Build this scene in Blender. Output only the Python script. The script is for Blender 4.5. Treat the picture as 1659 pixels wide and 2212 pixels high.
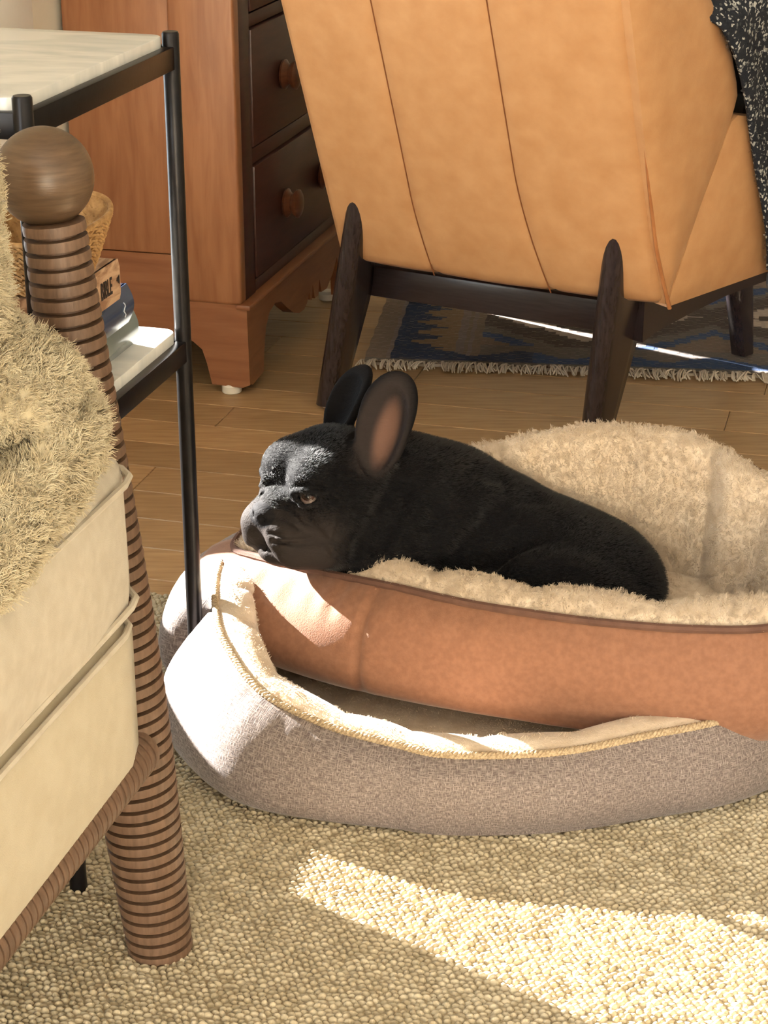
import bpy, bmesh, math, random
import numpy as np
from mathutils import Vector, Matrix

for o in list(bpy.data.objects): bpy.data.objects.remove(o)
scene = bpy.context.scene
COL = scene.collection
random.seed(7); RNG = np.random.default_rng(7)

# ------------------------------------------------------------------ camera, world, sun, exposure
cam_d = bpy.data.cameras.new('camera'); cam = bpy.data.objects.new('camera', cam_d); COL.objects.link(cam)
cam.location = (0, 0, 1.1); cam.rotation_euler = (math.radians(90 - 22.8), 0, 0)
cam_d.sensor_fit = 'VERTICAL'; cam_d.sensor_height = 36; cam_d.lens = 36 * 4200 / 2212
cam_d.clip_start = 0.05; scene.camera = cam

world = bpy.data.worlds.new('world'); scene.world = world; world.use_nodes = True
wb = world.node_tree.nodes['Background']
wb.inputs[0].default_value = (0.81, 0.915, 1.0, 1); wb.inputs[1].default_value = 9.0

SUN_AZ = math.radians(-36); SUN_EL = math.radians(20.5)
sd_ = Vector((math.cos(SUN_AZ) * math.cos(SUN_EL), math.sin(SUN_AZ) * math.cos(SUN_EL), -math.sin(SUN_EL)))
sun_l = bpy.data.lights.new('sun_offscreen', 'SUN'); sun = bpy.data.objects.new('sun_offscreen', sun_l); COL.objects.link(sun)
sun_l.energy = 72; sun_l.angle = 0.009; sun_l.color = (1, 0.965, 0.9)
sun.rotation_euler = sd_.to_track_quat('-Z', 'Y').to_euler()
sun.location = (-3, 5, 4)

vs = scene.view_settings
vs.view_transform = 'Standard'; vs.look = 'None'; vs.gamma = 1.0; vs.use_curve_mapping = False
vs.exposure = 0.12

# ------------------------------------------------------------------ helpers
A15 = math.radians(15)
def XY(u, v, z=0.0):
    return Vector((u * math.cos(A15) + v * math.sin(A15), -u * math.sin(A15) + v * math.cos(A15), z))
MW = {}
def linkobj(o):
    COL.objects.link(o); return o
def thing(name, label, cat, loc, rotz=0.0, group=None, kind=None):
    o = bpy.data.objects.new(name, None); linkobj(o)
    o.empty_display_size = 0.05
    o.location = loc; o.rotation_euler = (0, 0, rotz)
    MW[o.name] = Matrix.Translation(Vector(loc)) @ Matrix.Rotation(rotz, 4, 'Z')
    if kind: o['kind'] = kind
    tag(o, label, cat, group)
    return o
def tag(o, label=None, cat=None, group=None, kind=None):
    if label: o['label'] = label
    if cat: o['category'] = cat
    if group: o['group'] = group
    if kind: o['kind'] = kind
    return o
def mk(name, verts, faces, mat, parent=None, sharp=35, uvs=None, origin=None, smooth=True):
    """verts in world coordinates; stored relative to the parent's base"""
    V = np.asarray(verts, dtype=float).reshape(-1, 3)
    if parent is not None:
        M = np.array(MW[parent.name].inverted())
        V = V @ M[:3, :3].T + M[:3, 3]
    elif origin is not None:
        V = V - np.asarray(origin, float)
    me = bpy.data.meshes.new(name)
    me.from_pydata(V.tolist(), [], [list(map(int, f)) for f in faces])
    me.validate(clean_customdata=False)
    if uvs is not None:
        ul = me.uv_layers.new(name='UVMap')
        vi = np.zeros(len(me.loops), dtype=np.int32); me.loops.foreach_get('vertex_index', vi)
        ul.data.foreach_set('uv', np.asarray(uvs, dtype=np.float32)[vi].ravel())
    for m in (mat if isinstance(mat, (list, tuple)) else [mat]): me.materials.append(m)
    if smooth:
        me.polygons.foreach_set('use_smooth', [True] * len(me.polygons))
        if sharp: me.set_sharp_from_angle(angle=math.radians(sharp))
    me.update()
    o = bpy.data.objects.new(name, me); linkobj(o)
    if parent is not None:
        o.parent = parent; MW[o.name] = MW[parent.name]
    else:
        o.location = origin if origin is not None else (0, 0, 0)
        MW[o.name] = Matrix.Translation(Vector(o.location))
    return o
class G:
    """collects geometry"""
    def __init__(s): s.v = []; s.f = []; s.uv = []
    def add(s, v, f, uv=None):
        n = len(s.v); s.v.extend([tuple(p) for p in v]); s.f.extend([[i + n for i in q] for q in f])
        s.uv.extend(uv if uv is not None else [(0, 0)] * len(v)); return s
    def mk(s, name, mat, parent=None, **k): return mk(name, s.v, s.f, mat, parent, **k)
def box_vf(c, h, bev=0.0, seg=2, X=(1, 0, 0), Y=(0, 1, 0), Zx=(0, 0, 1)):
    bm = bmesh.new(); bmesh.ops.create_cube(bm, size=2)
    for v in bm.verts: v.co = Vector((v.co.x * h[0], v.co.y * h[1], v.co.z * h[2]))
    if bev: bmesh.ops.bevel(bm, geom=bm.edges[:], offset=bev, segments=seg, profile=0.5, affect='EDGES')
    bm.verts.index_update()
    X, Y, Zx, c = Vector(X), Vector(Y), Vector(Zx), Vector(c)
    v = [c + X * p.co.x + Y * p.co.y + Zx * p.co.z for p in bm.verts]
    f = [[q.index for q in fc.verts] for fc in bm.faces]; bm.free(); return v, f
UX = XY(1, 0); VX = XY(0, 1); ZX = Vector((0, 0, 1))
def ubox(u0, u1, v0, v1, z0, z1, bev=0.0, seg=2):
    return box_vf(XY((u0 + u1) / 2, (v0 + v1) / 2, (z0 + z1) / 2), (abs(u1 - u0) / 2, abs(v1 - v0) / 2, abs(z1 - z0) / 2), bev, seg, UX, VX, ZX)
def frame(d):
    d = Vector(d).normalized(); a = Vector((0, 0, 1)) if abs(d.z) < 0.9 else Vector((1, 0, 0))
    x = a.cross(d).normalized(); return x, d.cross(x).normalized(), d
def lathe(p0, p1, prof, seg=24, cap=True):
    """prof: list of (distance along axis, radius)"""
    p0 = Vector(p0); x, y, d = frame(Vector(p1) - p0); v = []; f = []; n = len(prof)
    for (t, r) in prof:
        for k in range(seg):
            a = 2 * math.pi * k / seg; v.append(p0 + d * t + x * (r * math.cos(a)) + y * (r * math.sin(a)))
    for i in range(n - 1):
        for k in range(seg):
            b = i * seg + k; c = i * seg + (k + 1) % seg; f.append([b, c, c + seg, b + seg])
    if cap: f.append([k for k in range(seg)][::-1]); f.append([(n - 1) * seg + k for k in range(seg)])
    return v, f
def tube(pts, r, seg=8, closed=False, cap=True):
    P = [Vector(p) for p in pts]; n = len(P); v = []; f = []; nrm = None
    rr = r if isinstance(r, (list, tuple)) else [r] * n
    for i in range(n):
        t = (P[(i + 1) % n] - P[i - 1]) if closed else (P[min(i + 1, n - 1)] - P[max(i - 1, 0)])
        t.normalize()
        if nrm is None: nrm = frame(t)[0]
        nrm = (nrm - t * nrm.dot(t)).normalized(); b = t.cross(nrm)
        for k in range(seg):
            a = 2 * math.pi * k / seg; v.append(P[i] + nrm * (rr[i] * math.cos(a)) + b * (rr[i] * math.sin(a)))
    for i in range(n if closed else n - 1):
        for k in range(seg):
            j = (i + 1) % n; f.append([i * seg + k, i * seg + (k + 1) % seg, j * seg + (k + 1) % seg, j * seg + k])
    if cap and not closed: f.append([k for k in range(seg)][::-1]); f.append([(n - 1) * seg + k for k in range(seg)])
    return v, f
def catmull(P, n, closed=True):
    P = np.asarray(P, float); m = len(P)
    N = m if closed else m - 1; out = []
    per = max(1, n // N)
    for i in range(N):
        if closed: p0, p1, p2, p3 = P[i - 1], P[i], P[(i + 1) % m], P[(i + 2) % m]
        else: p0, p1, p2, p3 = P[max(i - 1, 0)], P[i], P[i + 1], P[min(i + 2, m - 1)]
        for k in range(per):
            t = k / per
            out.append(0.5 * ((2 * p1) + (-p0 + p2) * t + (2 * p0 - 5 * p1 + 4 * p2 - p3) * t * t + (-p0 + 3 * p1 - 3 * p2 + p3) * t ** 3))
    if not closed: out.append(P[-1])
    return np.array(out)
def resample(C, n, closed=True):
    C = np.asarray(C, float)
    if closed: C = np.vstack([C, C[:1]])
    s = np.concatenate([[0], np.cumsum(np.linalg.norm(np.diff(C, axis=0), axis=1))])
    t = np.linspace(0, s[-1], n, endpoint=not closed)
    return np.stack([np.interp(t, s, C[:, k]) for k in range(C.shape[1])], 1)
def softbox(half, r, cuts=14, bulge=(0, 0, 0), wob=0.0, seed=0):
    """rounded upholstery block in local coordinates"""
    bm = bmesh.new(); bmesh.ops.create_cube(bm, size=2)
    bmesh.ops.subdivide_edges(bm, edges=bm.edges[:], cuts=cuts, use_grid_fill=True)
    bm.verts.index_update(); h = np.array(half, float)
    P = np.array([v.co[:] for v in bm.verts]); N0 = P.copy(); F = [[q.index for q in fc.verts] for fc in bm.faces]; bm.free()
    W = P * h; Q = np.clip(W, -(h - r), h - r); D = W - Q; L = np.linalg.norm(D, axis=1, keepdims=True)
    W = np.where(L > 1e-9, Q + D / np.maximum(L, 1e-9) * r, W)
    for a in range(3):
        b, c = (a + 1) % 3, (a + 2) % 3
        W[:, a] += np.sign(N0[:, a]) * bulge[a] * np.abs(N0[:, a]) ** 4 * (1 - N0[:, b] ** 2) * (1 - N0[:, c] ** 2)
    if wob:
        g = np.random.default_rng(seed); 
        for _ in range(5):
            k = g.normal(size=3) * 22; ph = g.uniform(0, 6); ax = g.normal(size=3); ax /= np.linalg.norm(ax)
            W += ax * (wob * np.sin(W @ k + ph))[:, None] * 0.5
    return W, F
def place(W, o, X, Y, Zv):
    o, X, Y, Zv = (np.array(q, float) for q in (o, X, Y, Zv)); return o + W[:, :1] * X + W[:, 1:2] * Y + W[:, 2:] * Zv
def extrude_poly(pts, org, X, Y, N, th, bev=0.0):
    """flat outline (a,b) in the plane org + a*X + b*Y, thickness th along N"""
    bm = bmesh.new(); X, Y, N, org = Vector(X), Vector(Y), Vector(N), Vector(org)
    vv = [bm.verts.new(org + X * a + Y * b) for a, b in pts]; fc = bm.faces.new(vv)
    r = bmesh.ops.extrude_face_region(bm, geom=[fc]); 
    bmesh.ops.translate(bm, vec=N * th, verts=[g for g in r['geom'] if isinstance(g, bmesh.types.BMVert)])
    bmesh.ops.recalc_face_normals(bm, faces=bm.faces[:])
    if bev: bmesh.ops.bevel(bm, geom=bm.edges[:], offset=bev, segments=2, profile=0.5, affect='EDGES', clamp_overlap=True)
    bmesh.ops.triangulate(bm, faces=[f for f in bm.faces if len(f.verts) > 4])
    bm.verts.index_update(); v = [p.co.copy() for p in bm.verts]; f = [[q.index for q in c.verts] for c in bm.faces]; bm.free(); return v, f

# ------------------------------------------------------------------ materials
def srgb(r, g, b):
    return tuple(((c / 255) / 12.92 if c / 255 <= 0.04045 else ((c / 255 + 0.055) / 1.055) ** 2.4) for c in (r, g, b)) + (1,)
def mat(name, c1, c2=None, scale=20, stretch=(1, 1, 1), rough=0.6, bump=0.0, bscale=None, bstretch=None, metal=0.0, sheen=0.0,
        coords='Object', detail=4, lo=0.35, hi=0.65, rnd=0.0, spec=0.5, coat=0.0, trans=0.0, dist=0.0):
    m = bpy.data.materials.new(name); m.use_nodes = True; nt = m.node_tree; N = nt.nodes; L = nt.links
    p = N['Principled BSDF']; p.inputs['Roughness'].default_value = rough; p.inputs['Metallic'].default_value = metal
    p.inputs['Specular IOR Level'].default_value = spec
    if sheen: p.inputs['Sheen Weight'].default_value = sheen; p.inputs['Sheen Roughness'].default_value = 0.4
    if coat: p.inputs['Coat Weight'].default_value = coat; p.inputs['Coat Roughness'].default_value = 0.15
    p.inputs['Base Color'].default_value = c1
    tc = N.new('ShaderNodeTexCoord')
    def noise(sc, st, det):
        mp = N.new('ShaderNodeMapping'); mp.inputs['Scale'].default_value = st; L.new(tc.outputs[coords], mp.inputs['Vector'])
        n = N.new('ShaderNodeTexNoise'); n.inputs['Scale'].default_value = sc; n.inputs['Detail'].default_value = det
        n.inputs['Distortion'].default_value = dist
        L.new(mp.outputs[0], n.inputs['Vector']); return n
    out = None
    if c2 is not None:
        n = noise(scale, stretch, detail); r = N.new('ShaderNodeValToRGB')
        r.color_ramp.elements[0].position = lo; r.color_ramp.elements[1].position = hi
        r.color_ramp.elements[0].color = c1; r.color_ramp.elements[1].color = c2
        L.new(n.outputs['Fac'], r.inputs['Fac']); out = r.outputs[0]
    if rnd and out is not None:
        oi = N.new('ShaderNodeObjectInfo'); hs = N.new('ShaderNodeHueSaturation'); mr = N.new('ShaderNodeMapRange')
        mr.inputs['To Min'].default_value = 1 - rnd; mr.inputs['To Max'].default_value = 1 + rnd
        L.new(oi.outputs['Random'], mr.inputs['Value']); L.new(mr.outputs[0], hs.inputs['Value']); L.new(out, hs.inputs['Color']); out = hs.outputs[0]
    if out is not None: L.new(out, p.inputs['Base Color'])
    if bump:
        n = noise(bscale or scale, bstretch or stretch, 3); b = N.new('ShaderNodeBump'); b.inputs['Strength'].default_value = bump
        b.inputs['Distance'].default_value = 0.002; L.new(n.outputs['Fac'], b.inputs['Height']); L.new(b.outputs[0], p.inputs['Normal'])
    return m
M = {}
M['wall'] = mat('wall_paint', srgb(226, 219, 202), srgb(220, 212, 194), 6, rough=0.85)
M['white'] = mat('white_paint', srgb(238, 236, 228), srgb(230, 228, 220), 9, rough=0.5)
M['ceiling'] = mat('ceiling_paint', srgb(235, 232, 224), srgb(228, 225, 218), 5, rough=0.9)
M['subfloor'] = mat('subfloor_wood', srgb(150, 117, 80), srgb(134, 102, 68), 8, rough=0.8)
M['plank'] = mat('oak_plank', srgb(178, 146, 106), srgb(150, 117, 80), 9, (1.2, 16, 4), rough=0.38, bump=0.06, bscale=40, bstretch=(1, 14, 4), rnd=0.16, lo=0.3, hi=0.7, dist=0.6)
M['chest'] = mat('pine_chest', srgb(158, 108, 74), srgb(134, 86, 56), 7, (9, 9, 1.1), rough=0.42, bump=0.05, bscale=30, bstretch=(8, 8, 1), lo=0.3, hi=0.72, dist=0.5)
M['chest_rail'] = mat('pine_chest_across', srgb(148, 98, 66), srgb(126, 78, 50), 7, (1.1, 1.1, 10), rough=0.42, bump=0.05, lo=0.3, hi=0.72, dist=0.5)
M['drawer'] = mat('walnut_drawer', srgb(74, 42, 34), srgb(56, 31, 26), 8, (2, 2, 12), rough=0.4, bump=0.04, lo=0.3, hi=0.7)
M['knob'] = mat('turned_knob', srgb(104, 62, 40), srgb(80, 46, 30), 30, (1, 1, 6), rough=0.28)
M['plastic'] = mat('white_plastic', srgb(222, 216, 204), rough=0.5)
M['leather'] = mat('tan_leather', srgb(192, 146, 102), srgb(178, 130, 87), 30, rough=0.46, bump=0.10, bscale=420, detail=8, lo=0.3, hi=0.72, sheen=0.05)
M['piping'] = mat('leather_piping', srgb(172, 114, 70), srgb(156, 100, 60), 60, rough=0.4)
M['thread'] = mat('dark_thread', srgb(120, 70, 34), rough=0.8)
M['legwood'] = mat('dark_walnut', srgb(50, 42, 44), srgb(38, 31, 33), 20, (14, 14, 1), rough=0.24, bump=0.05, bscale=90, bstretch=(14, 14, 1), spec=0.6)
M['railwood'] = mat('dark_walnut_across', srgb(50, 42, 44), srgb(38, 31, 33), 24, (1, 1, 14), rough=0.3, bump=0.06, bscale=90, bstretch=(1, 1, 12))
M['blackmetal'] = mat('black_metal', srgb(30, 28, 30), srgb(22, 21, 23), 60, rough=0.34, metal=0.6, bump=0.03, bscale=300)
M['marble'] = mat('white_marble', srgb(226, 224, 218), srgb(196, 198, 196), 5, (1, 3.2, 1), rough=0.22, detail=8, lo=0.42, hi=0.72, dist=1.6)
M['wicker'] = mat('wicker', srgb(190, 150, 98), srgb(150, 110, 64), 120, rough=0.6, bump=0.3, bscale=400)
M['bible'] = mat('wood_print_cover', srgb(190, 156, 126), srgb(140, 104, 78), 10, (4, 0.9, 5), rough=0.5, lo=0.42, hi=0.58, dist=3.0)
M['pages'] = mat('book_pages', srgb(232, 224, 206), srgb(214, 204, 184), 60, (1, 1, 40), rough=0.8)
M['navy'] = mat('navy_gloss_cover', srgb(42, 62, 92), srgb(36, 54, 82), 12, rough=0.22, coat=0.4)
M['slate'] = mat('slate_gloss_cover', srgb(112, 122, 118), srgb(98, 106, 104), 10, rough=0.25, coat=0.4)
M['ink'] = mat('black_ink', srgb(38, 26, 20), rough=0.7)
M['foil'] = mat('pale_foil', srgb(205, 210, 215), rough=0.35)
M['oakdark'] = mat('smoked_oak', srgb(116, 90, 72), srgb(92, 70, 54), 40, (6, 6, 0.9), rough=0.5, bump=0.12, bscale=160, bstretch=(9, 9, 0.7), lo=0.3, hi=0.7)
M['oakball'] = mat('smoked_oak_ball', srgb(104, 82, 62), srgb(78, 60, 44), 34, (1, 1, 9), rough=0.36, bump=0.10, bscale=90, bstretch=(1, 1, 10), lo=0.3, hi=0.7)
M['linen'] = mat('cream_linen', srgb(200, 190, 172), srgb(190, 179, 160), 60, rough=0.9, bump=0.22, bscale=900, sheen=0.15)
M['canvas'] = mat('oat_canvas', srgb(196, 185, 162), srgb(188, 176, 152), 40, rough=0.9, bump=0.22, bscale=800, sheen=0.15)
M['fleece'] = mat('cream_fleece', srgb(208, 190, 168), srgb(192, 172, 148), 60, rough=0.95, bump=0.5, bscale=300, sheen=0.3)
M['throw'] = mat('olive_beige_fleece', srgb(206, 194, 166), srgb(184, 170, 140), 60, rough=0.95, bump=0.5, bscale=200, sheen=0.3)
M['suede'] = mat('brown_suede', srgb(136, 94, 70), srgb(126, 85, 62), 140, rough=0.85, bump=0.2, bscale=700, sheen=0.35)
M['suedepipe'] = mat('dark_suede_piping', srgb(98, 68, 54), srgb(84, 56, 44), 60, rough=0.85, bump=0.2, bscale=700)
M['rope'] = mat('braided_cord', srgb(182, 162, 132), srgb(150, 128, 100), 420, rough=0.85, bump=0.5, bscale=420, lo=0.4, hi=0.6)
M['coarse'] = mat('taupe_rug_base', srgb(176, 161, 134), srgb(164, 149, 122), 120, rough=0.95)
M['loop'] = mat('wool_loop', srgb(190, 176, 150), srgb(168, 153, 126), 38, rough=0.95, bump=0.25, bscale=1400, lo=0.36, hi=0.62, detail=6)
M['fringe'] = mat('cotton_fringe', srgb(204, 192, 176), srgb(176, 162, 144), 80, rough=0.95, bump=0.3, bscale=500)
M['tweedfringe'] = mat('tweed_fringe', srgb(34, 38, 46), srgb(70, 74, 80), 200, rough=0.95)
M['cushion'] = mat('black_print_cushion', srgb(18, 17, 20), srgb(62, 64, 66), 12, rough=0.9, lo=0.6, hi=0.62, detail=0)
def voronoi_mat(name, base, fleck, scale, thr, rough=0.95):
    m = mat(name, base, rough=rough, bump=0.6, bscale=scale * 1.3); nt = m.node_tree; N, L = nt.nodes, nt.links
    tc = N.new('ShaderNodeTexCoord'); vo = N.new('ShaderNodeTexVoronoi'); vo.inputs['Scale'].default_value = scale
    L.new(tc.outputs['Object'], vo.inputs['Vector'])
    wn = N.new('ShaderNodeSeparateColor'); L.new(vo.outputs['Color'], wn.inputs[0])
    r = N.new('ShaderNodeValToRGB'); r.color_ramp.interpolation = 'LINEAR'
    r.color_ramp.elements[0].position = thr; r.color_ramp.elements[0].color = base
    r.color_ramp.elements[1].position = thr + 0.12; r.color_ramp.elements[1].color = fleck
    L.new(wn.outputs[0], r.inputs[0]); L.new(r.outputs[0], N['Principled BSDF'].inputs['Base Color']); return m
M['tweed'] = voronoi_mat('navy_tweed', srgb(22, 26, 36), srgb(176, 176, 172), 260, 0.80)
def weave_mat(name, c1, c2, sx, sy):
    """cross-hatched linen on UV (metres)"""
    m = mat(name, c1, rough=0.92, sheen=0.2); nt = m.node_tree; N, L = nt.nodes, nt.links; uv = N.new('ShaderNodeTexCoord')
    res = []
    for st in ((sx, sy * 0.16, 1), (sx * 0.16, sy, 1)):
        mp = N.new('ShaderNodeMapping'); mp.inputs['Scale'].default_value = st; L.new(uv.outputs['UV'], mp.inputs[0])
        n = N.new('ShaderNodeTexNoise'); n.inputs['Scale'].default_value = 1; n.inputs['Detail'].default_value = 2; L.new(mp.outputs[0], n.inputs[0]); res.append(n.outputs['Fac'])
    mx = N.new('ShaderNodeMath'); mx.operation = 'MAXIMUM'; L.new(res[0], mx.inputs[0]); L.new(res[1], mx.inputs[1])
    r = N.new('ShaderNodeValToRGB'); r.color_ramp.elements[0].position = 0.45; r.color_ramp.elements[1].position = 0.72
    r.color_ramp.elements[0].color = c1; r.color_ramp.elements[1].color = c2
    L.new(mx.outputs[0], r.inputs[0]); p = N['Principled BSDF']; L.new(r.outputs[0], p.inputs['Base Color'])
    b = N.new('ShaderNodeBump'); b.inputs['Strength'].default_value = 0.5; b.inputs['Distance'].default_value = 0.001
    L.new(mx.outputs[0], b.inputs['Height']); L.new(b.outputs[0], p.inputs['Normal']); return m
M['weave'] = weave_mat('taupe_linen', srgb(92, 80, 76), srgb(152, 140, 134), 800, 800)
def attr_mat(name, rough=0.5, bump=0.0, bscale=300, bstretch=(1, 1, 1), sheen=0.0, spec=0.5):
    m = mat(name, (0.5, 0.5, 0.5, 1), rough=rough, bump=bump, bscale=bscale, bstretch=bstretch, sheen=sheen, spec=spec)
    a = m.node_tree.nodes.new('ShaderNodeVertexColor'); a.layer_name = 'Col'
    m.node_tree.links.new(a.outputs[0], m.node_tree.nodes['Principled BSDF'].inputs['Base Color']); return m
M['kilim'] = attr_mat('kilim_weave', rough=0.95, bump=0.35, bscale=500)
M['coat'] = attr_mat('black_short_coat', rough=0.75, bump=0.4, bscale=420, bstretch=(0.35, 1, 1), sheen=0.0, spec=0.06)
M['hair'] = mat('black_dog_hair', srgb(18, 17, 19), rough=0.36, spec=0.5)
M['eye'] = mat('dog_eye', srgb(50, 26, 17), srgb(30, 16, 11), 200, rough=0.15, coat=0.2)
M['eyewhite'] = mat('dog_eye_white', srgb(96, 82, 77), rough=0.3, coat=0.1)
M['pupil'] = mat('dog_pupil', srgb(8, 7, 7), rough=0.06)
def setcol(o, C):
    ca = o.data.color_attributes.new('Col', 'FLOAT_COLOR', 'POINT'); C = np.asarray(C, np.float32)
    if C.shape[1] == 3: C = np.hstack([C, np.ones((len(C), 1), np.float32)])
    ca.data.foreach_set('color', C.ravel())
def fur(o, count, length, kids, seed=1, rad=0.0006, brown=0.02, clump=0.3, rough=0.01, curl=None, slot=1, lrand=0.4):
    md = o.modifiers.new('fur', 'PARTICLE_SYSTEM'); ps = o.particle_systems[-1]; ps.seed = seed; st = ps.settings
    st.type = 'HAIR'; st.use_advanced_hair = True; st.count = count; st.hair_step = 4; st.emit_from = 'FACE'; st.use_emit_random = True
    st.hair_length = length; st.brownian_factor = brown; st.length_random = lrand if hasattr(st, 'length_random') else 0
    st.child_type = 'INTERPOLATED'; st.child_percent = 1; st.rendered_child_count = kids
    st.clump_factor = clump; st.roughness_1 = rough; st.roughness_1_size = 0.02; st.roughness_endpoint = rough; st.roughness_2 = rough
    st.child_length = 1.0; st.root_radius = 1.0; st.tip_radius = 0.3; st.radius_scale = rad; st.render_step = 3; st.display_step = 2
    st.material = slot
    if curl: st.kink = 'CURL'; st.kink_amplitude = curl; st.kink_frequency = 3
    return st

# ------------------------------------------------------------------ the room
WU = -1.345                     # plane of the left wall
floor = mk('floor', *ubox(-1.5, 3.6, -3.0, 6.2, -0.06, -0.012), M['subfloor']); tag(floor, 'honey oak plank floor', None, kind='structure')
v = 1.955; row = 0; PW = 0.0975
v0 = 2.81 - PW * 9
for row in range(0, 34):
    va = v0 + row * PW
    u = -1.34 - random.uniform(0, 0.7)
    while u < 2.4:
        ln = random.uniform(0.55, 0.95); ua = max(u, -1.34); ub = min(u + ln, 2.5)
        if ub - ua > 0.03:
            g = G(); g.add(*ubox(ua + 0.0004, ub - 0.0004, va + 0.0005, va + PW - 0.0005, -0.012, -0.002, 0.0012, 1))
            pk = g.mk('plank', M['plank'], None, origin=XY((ua + ub) / 2, va + PW / 2, 0), sharp=20)
            pk.parent = floor
        u += ln
# left wall with a run of windows (the sun comes in through them)
def wall_left():
    op = [(-2.95, -0.2, 0.20, 2.45), (1.866, 2.245, 0.337, 0.87), (3.735, 3.81, 0.20, 1.25)]
    cuts = sorted({-3.0, 6.2} | {q for o_ in op for q in o_[:2]}); g = G()
    for a, b in zip(cuts[:-1], cuts[1:]):
        gaps = sorted((z0, z1) for (p, q, z0, z1) in op if p <= a + 1e-6 and q >= b - 1e-6); z = -0.06
        for z0, z1 in gaps: g.add(*ubox(WU - 0.14, WU, a, b, z, z0)); z = z1
        g.add(*ubox(WU - 0.14, WU, a, b, z, 2.6))
    w = g.mk('wall_left', M['wall'], None, smooth=False); tag(w, 'cream painted wall behind chest and side table', None, kind='structure')
    for i, (a, b, z0, z1) in enumerate(op):
        fr = G(); t = 0.03
        for q in ((a - t, a, z0 - t, z1 + t), (b, b + t, z0 - t, z1 + t)): fr.add(*ubox(WU - 0.001, WU + 0.014, *q, 0.002))
        for q in ((a, b, z0 - t, z0), (a, b, z1, z1 + t)): fr.add(*ubox(WU - 0.001, WU + 0.014, *q, 0.002))
        wn = fr.mk('window_%d' % (i + 1), M['white'], None); tag(wn, 'white painted window casing', None, kind='structure')
wall_left()
tr = mk('trim_1', *ubox(WU - 0.002, WU + 0.018, 2.66, 2.843, -0.01, 2.4, 0.002), M['white']); tag(tr, 'white casing board on cream wall', None, kind='structure')
wb_ = mk('wall_back', *ubox(-1.5, 3.6, 6.2, 6.3, -0.06, 2.6), M['wall']); tag(wb_, 'cream far wall', None, kind='structure')
wr_ = mk('wall_right', *ubox(1.7, 1.8, -3.0, 6.2, -0.06, 2.6), M['wall']); tag(wr_, 'cream painted wall', None, kind='structure')
wf_ = mk('wall_front', *ubox(-1.5, 1.8, -3.1, -3.0, -0.06, 2.6), M['wall']); tag(wf_, 'cream wall facing the far wall', None, kind='structure')
ce = mk('ceiling', *ubox(-1.5, 3.6, -3.0, 6.3, 2.6, 2.7), M['ceiling']); tag(ce, 'white ceiling', None, kind='structure')

# ------------------------------------------------------------------ woven wool rug with individual loops
rug = thing('wool_rug', 'beige chunky woven wool rug under dog beds and armchair', 'rug', XY(-0.4, 1.4, 0), -A15)
g = G(); g.add(*ubox(-1.25, 0.95, 0.3, 2.172, -0.002, 0.003, 0.001, 1)); g.mk('backing', M['coarse'], rug)
def loops():
    pu, pv = 0.0078, 0.0060
    uu = np.arange(-1.02, 0.22, pu); vv_ = np.arange(1.28, 2.17, pv)
    U, V_ = np.meshgrid(uu, vv_); U = U + (np.arange(len(vv_)) % 2)[:, None] * pu * 0.5
    U = U.ravel() + RNG.normal(0, 0.0008, U.size); V_ = V_.ravel() + RNG.normal(0, 0.0006, V_.size) + 0.0014 * np.sin(U * 60)
    X = U * math.cos(A15) + V_ * math.sin(A15); Y = -U * math.sin(A15) + V_ * math.cos(A15)
    dep = Y * 0.9219 + 1.1 * 0.3875
    keep = (np.abs(X) < dep * 0.205) & (Y > 1.37)
    e = ((X - 0.12) / 0.30) ** 2 + ((Y - 2.0) / 0.22) ** 2
    keep &= e > 1
    X, Y = X[keep], Y[keep]; n = len(X)
    seg = 6; rings = [(1.0, 0.0), (0.86, 0.55), (0.45, 0.93)]
    base = []
    for r, z in rings:
        for k in range(seg): a = 2 * math.pi * k / seg; base.append((r * math.cos(a), r * math.sin(a), z))
    base.append((0, 0, 1.05)); base = np.array(base)
    fc = []
    for i in range(2):
        for k in range(seg): b = i * seg + k; c = i * seg + (k + 1) % seg; fc += [(b, c, c + seg), (b, c + seg, b + seg)]
    for k in range(seg): fc.append((2 * seg + k, 2 * seg + (k + 1) % seg, 3 * seg))
    fc = np.array(fc)
    ang = -A15 + RNG.normal(0.12, 0.22, n); su = 0.0050 * RNG.uniform(0.8, 1.25, n); sv = 0.0028 * RNG.uniform(0.85, 1.2, n); sz = 0.0047 * RNG.uniform(0.7, 1.3, n)
    bx = base[None, :, 0] * su[:, None]; by = base[None, :, 1] * sv[:, None]
    px = X[:, None] + bx * np.cos(ang)[:, None] - by * np.sin(ang)[:, None]; py = Y[:, None] + bx * np.sin(ang)[:, None] + by * np.cos(ang)[:, None]
    pz = 0.0022 + base[None, :, 2] * sz[:, None] + 0.0008 * base[None, :, 0]
    P = np.stack([px, py, pz], 2).reshape(-1, 3); F = (fc[None] + (np.arange(n) * len(base))[:, None, None]).reshape(-1, 3)
    Mi = np.array(MW[rug.name].inverted()); P = P @ Mi[:3, :3].T + Mi[:3, 3]
    me = bpy.data.meshes.new('loop_pile'); me.vertices.add(len(P)); me.vertices.foreach_set('co', P.ravel().astype(np.float32))
    me.loops.add(F.size); me.loops.foreach_set('vertex_index', F.ravel().astype(np.int32)); me.polygons.add(len(F))
    me.polygons.foreach_set('loop_start', np.arange(0, F.size, 3, dtype=np.int32)); me.polygons.foreach_set('use_smooth', np.ones(len(F), bool))
    me.update(calc_edges=True); me.materials.append(M['loop'])
    o = bpy.data.objects.new('loop_pile', me); linkobj(o); o.parent = rug; o['kind'] = 'stuff'
loops()

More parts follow.
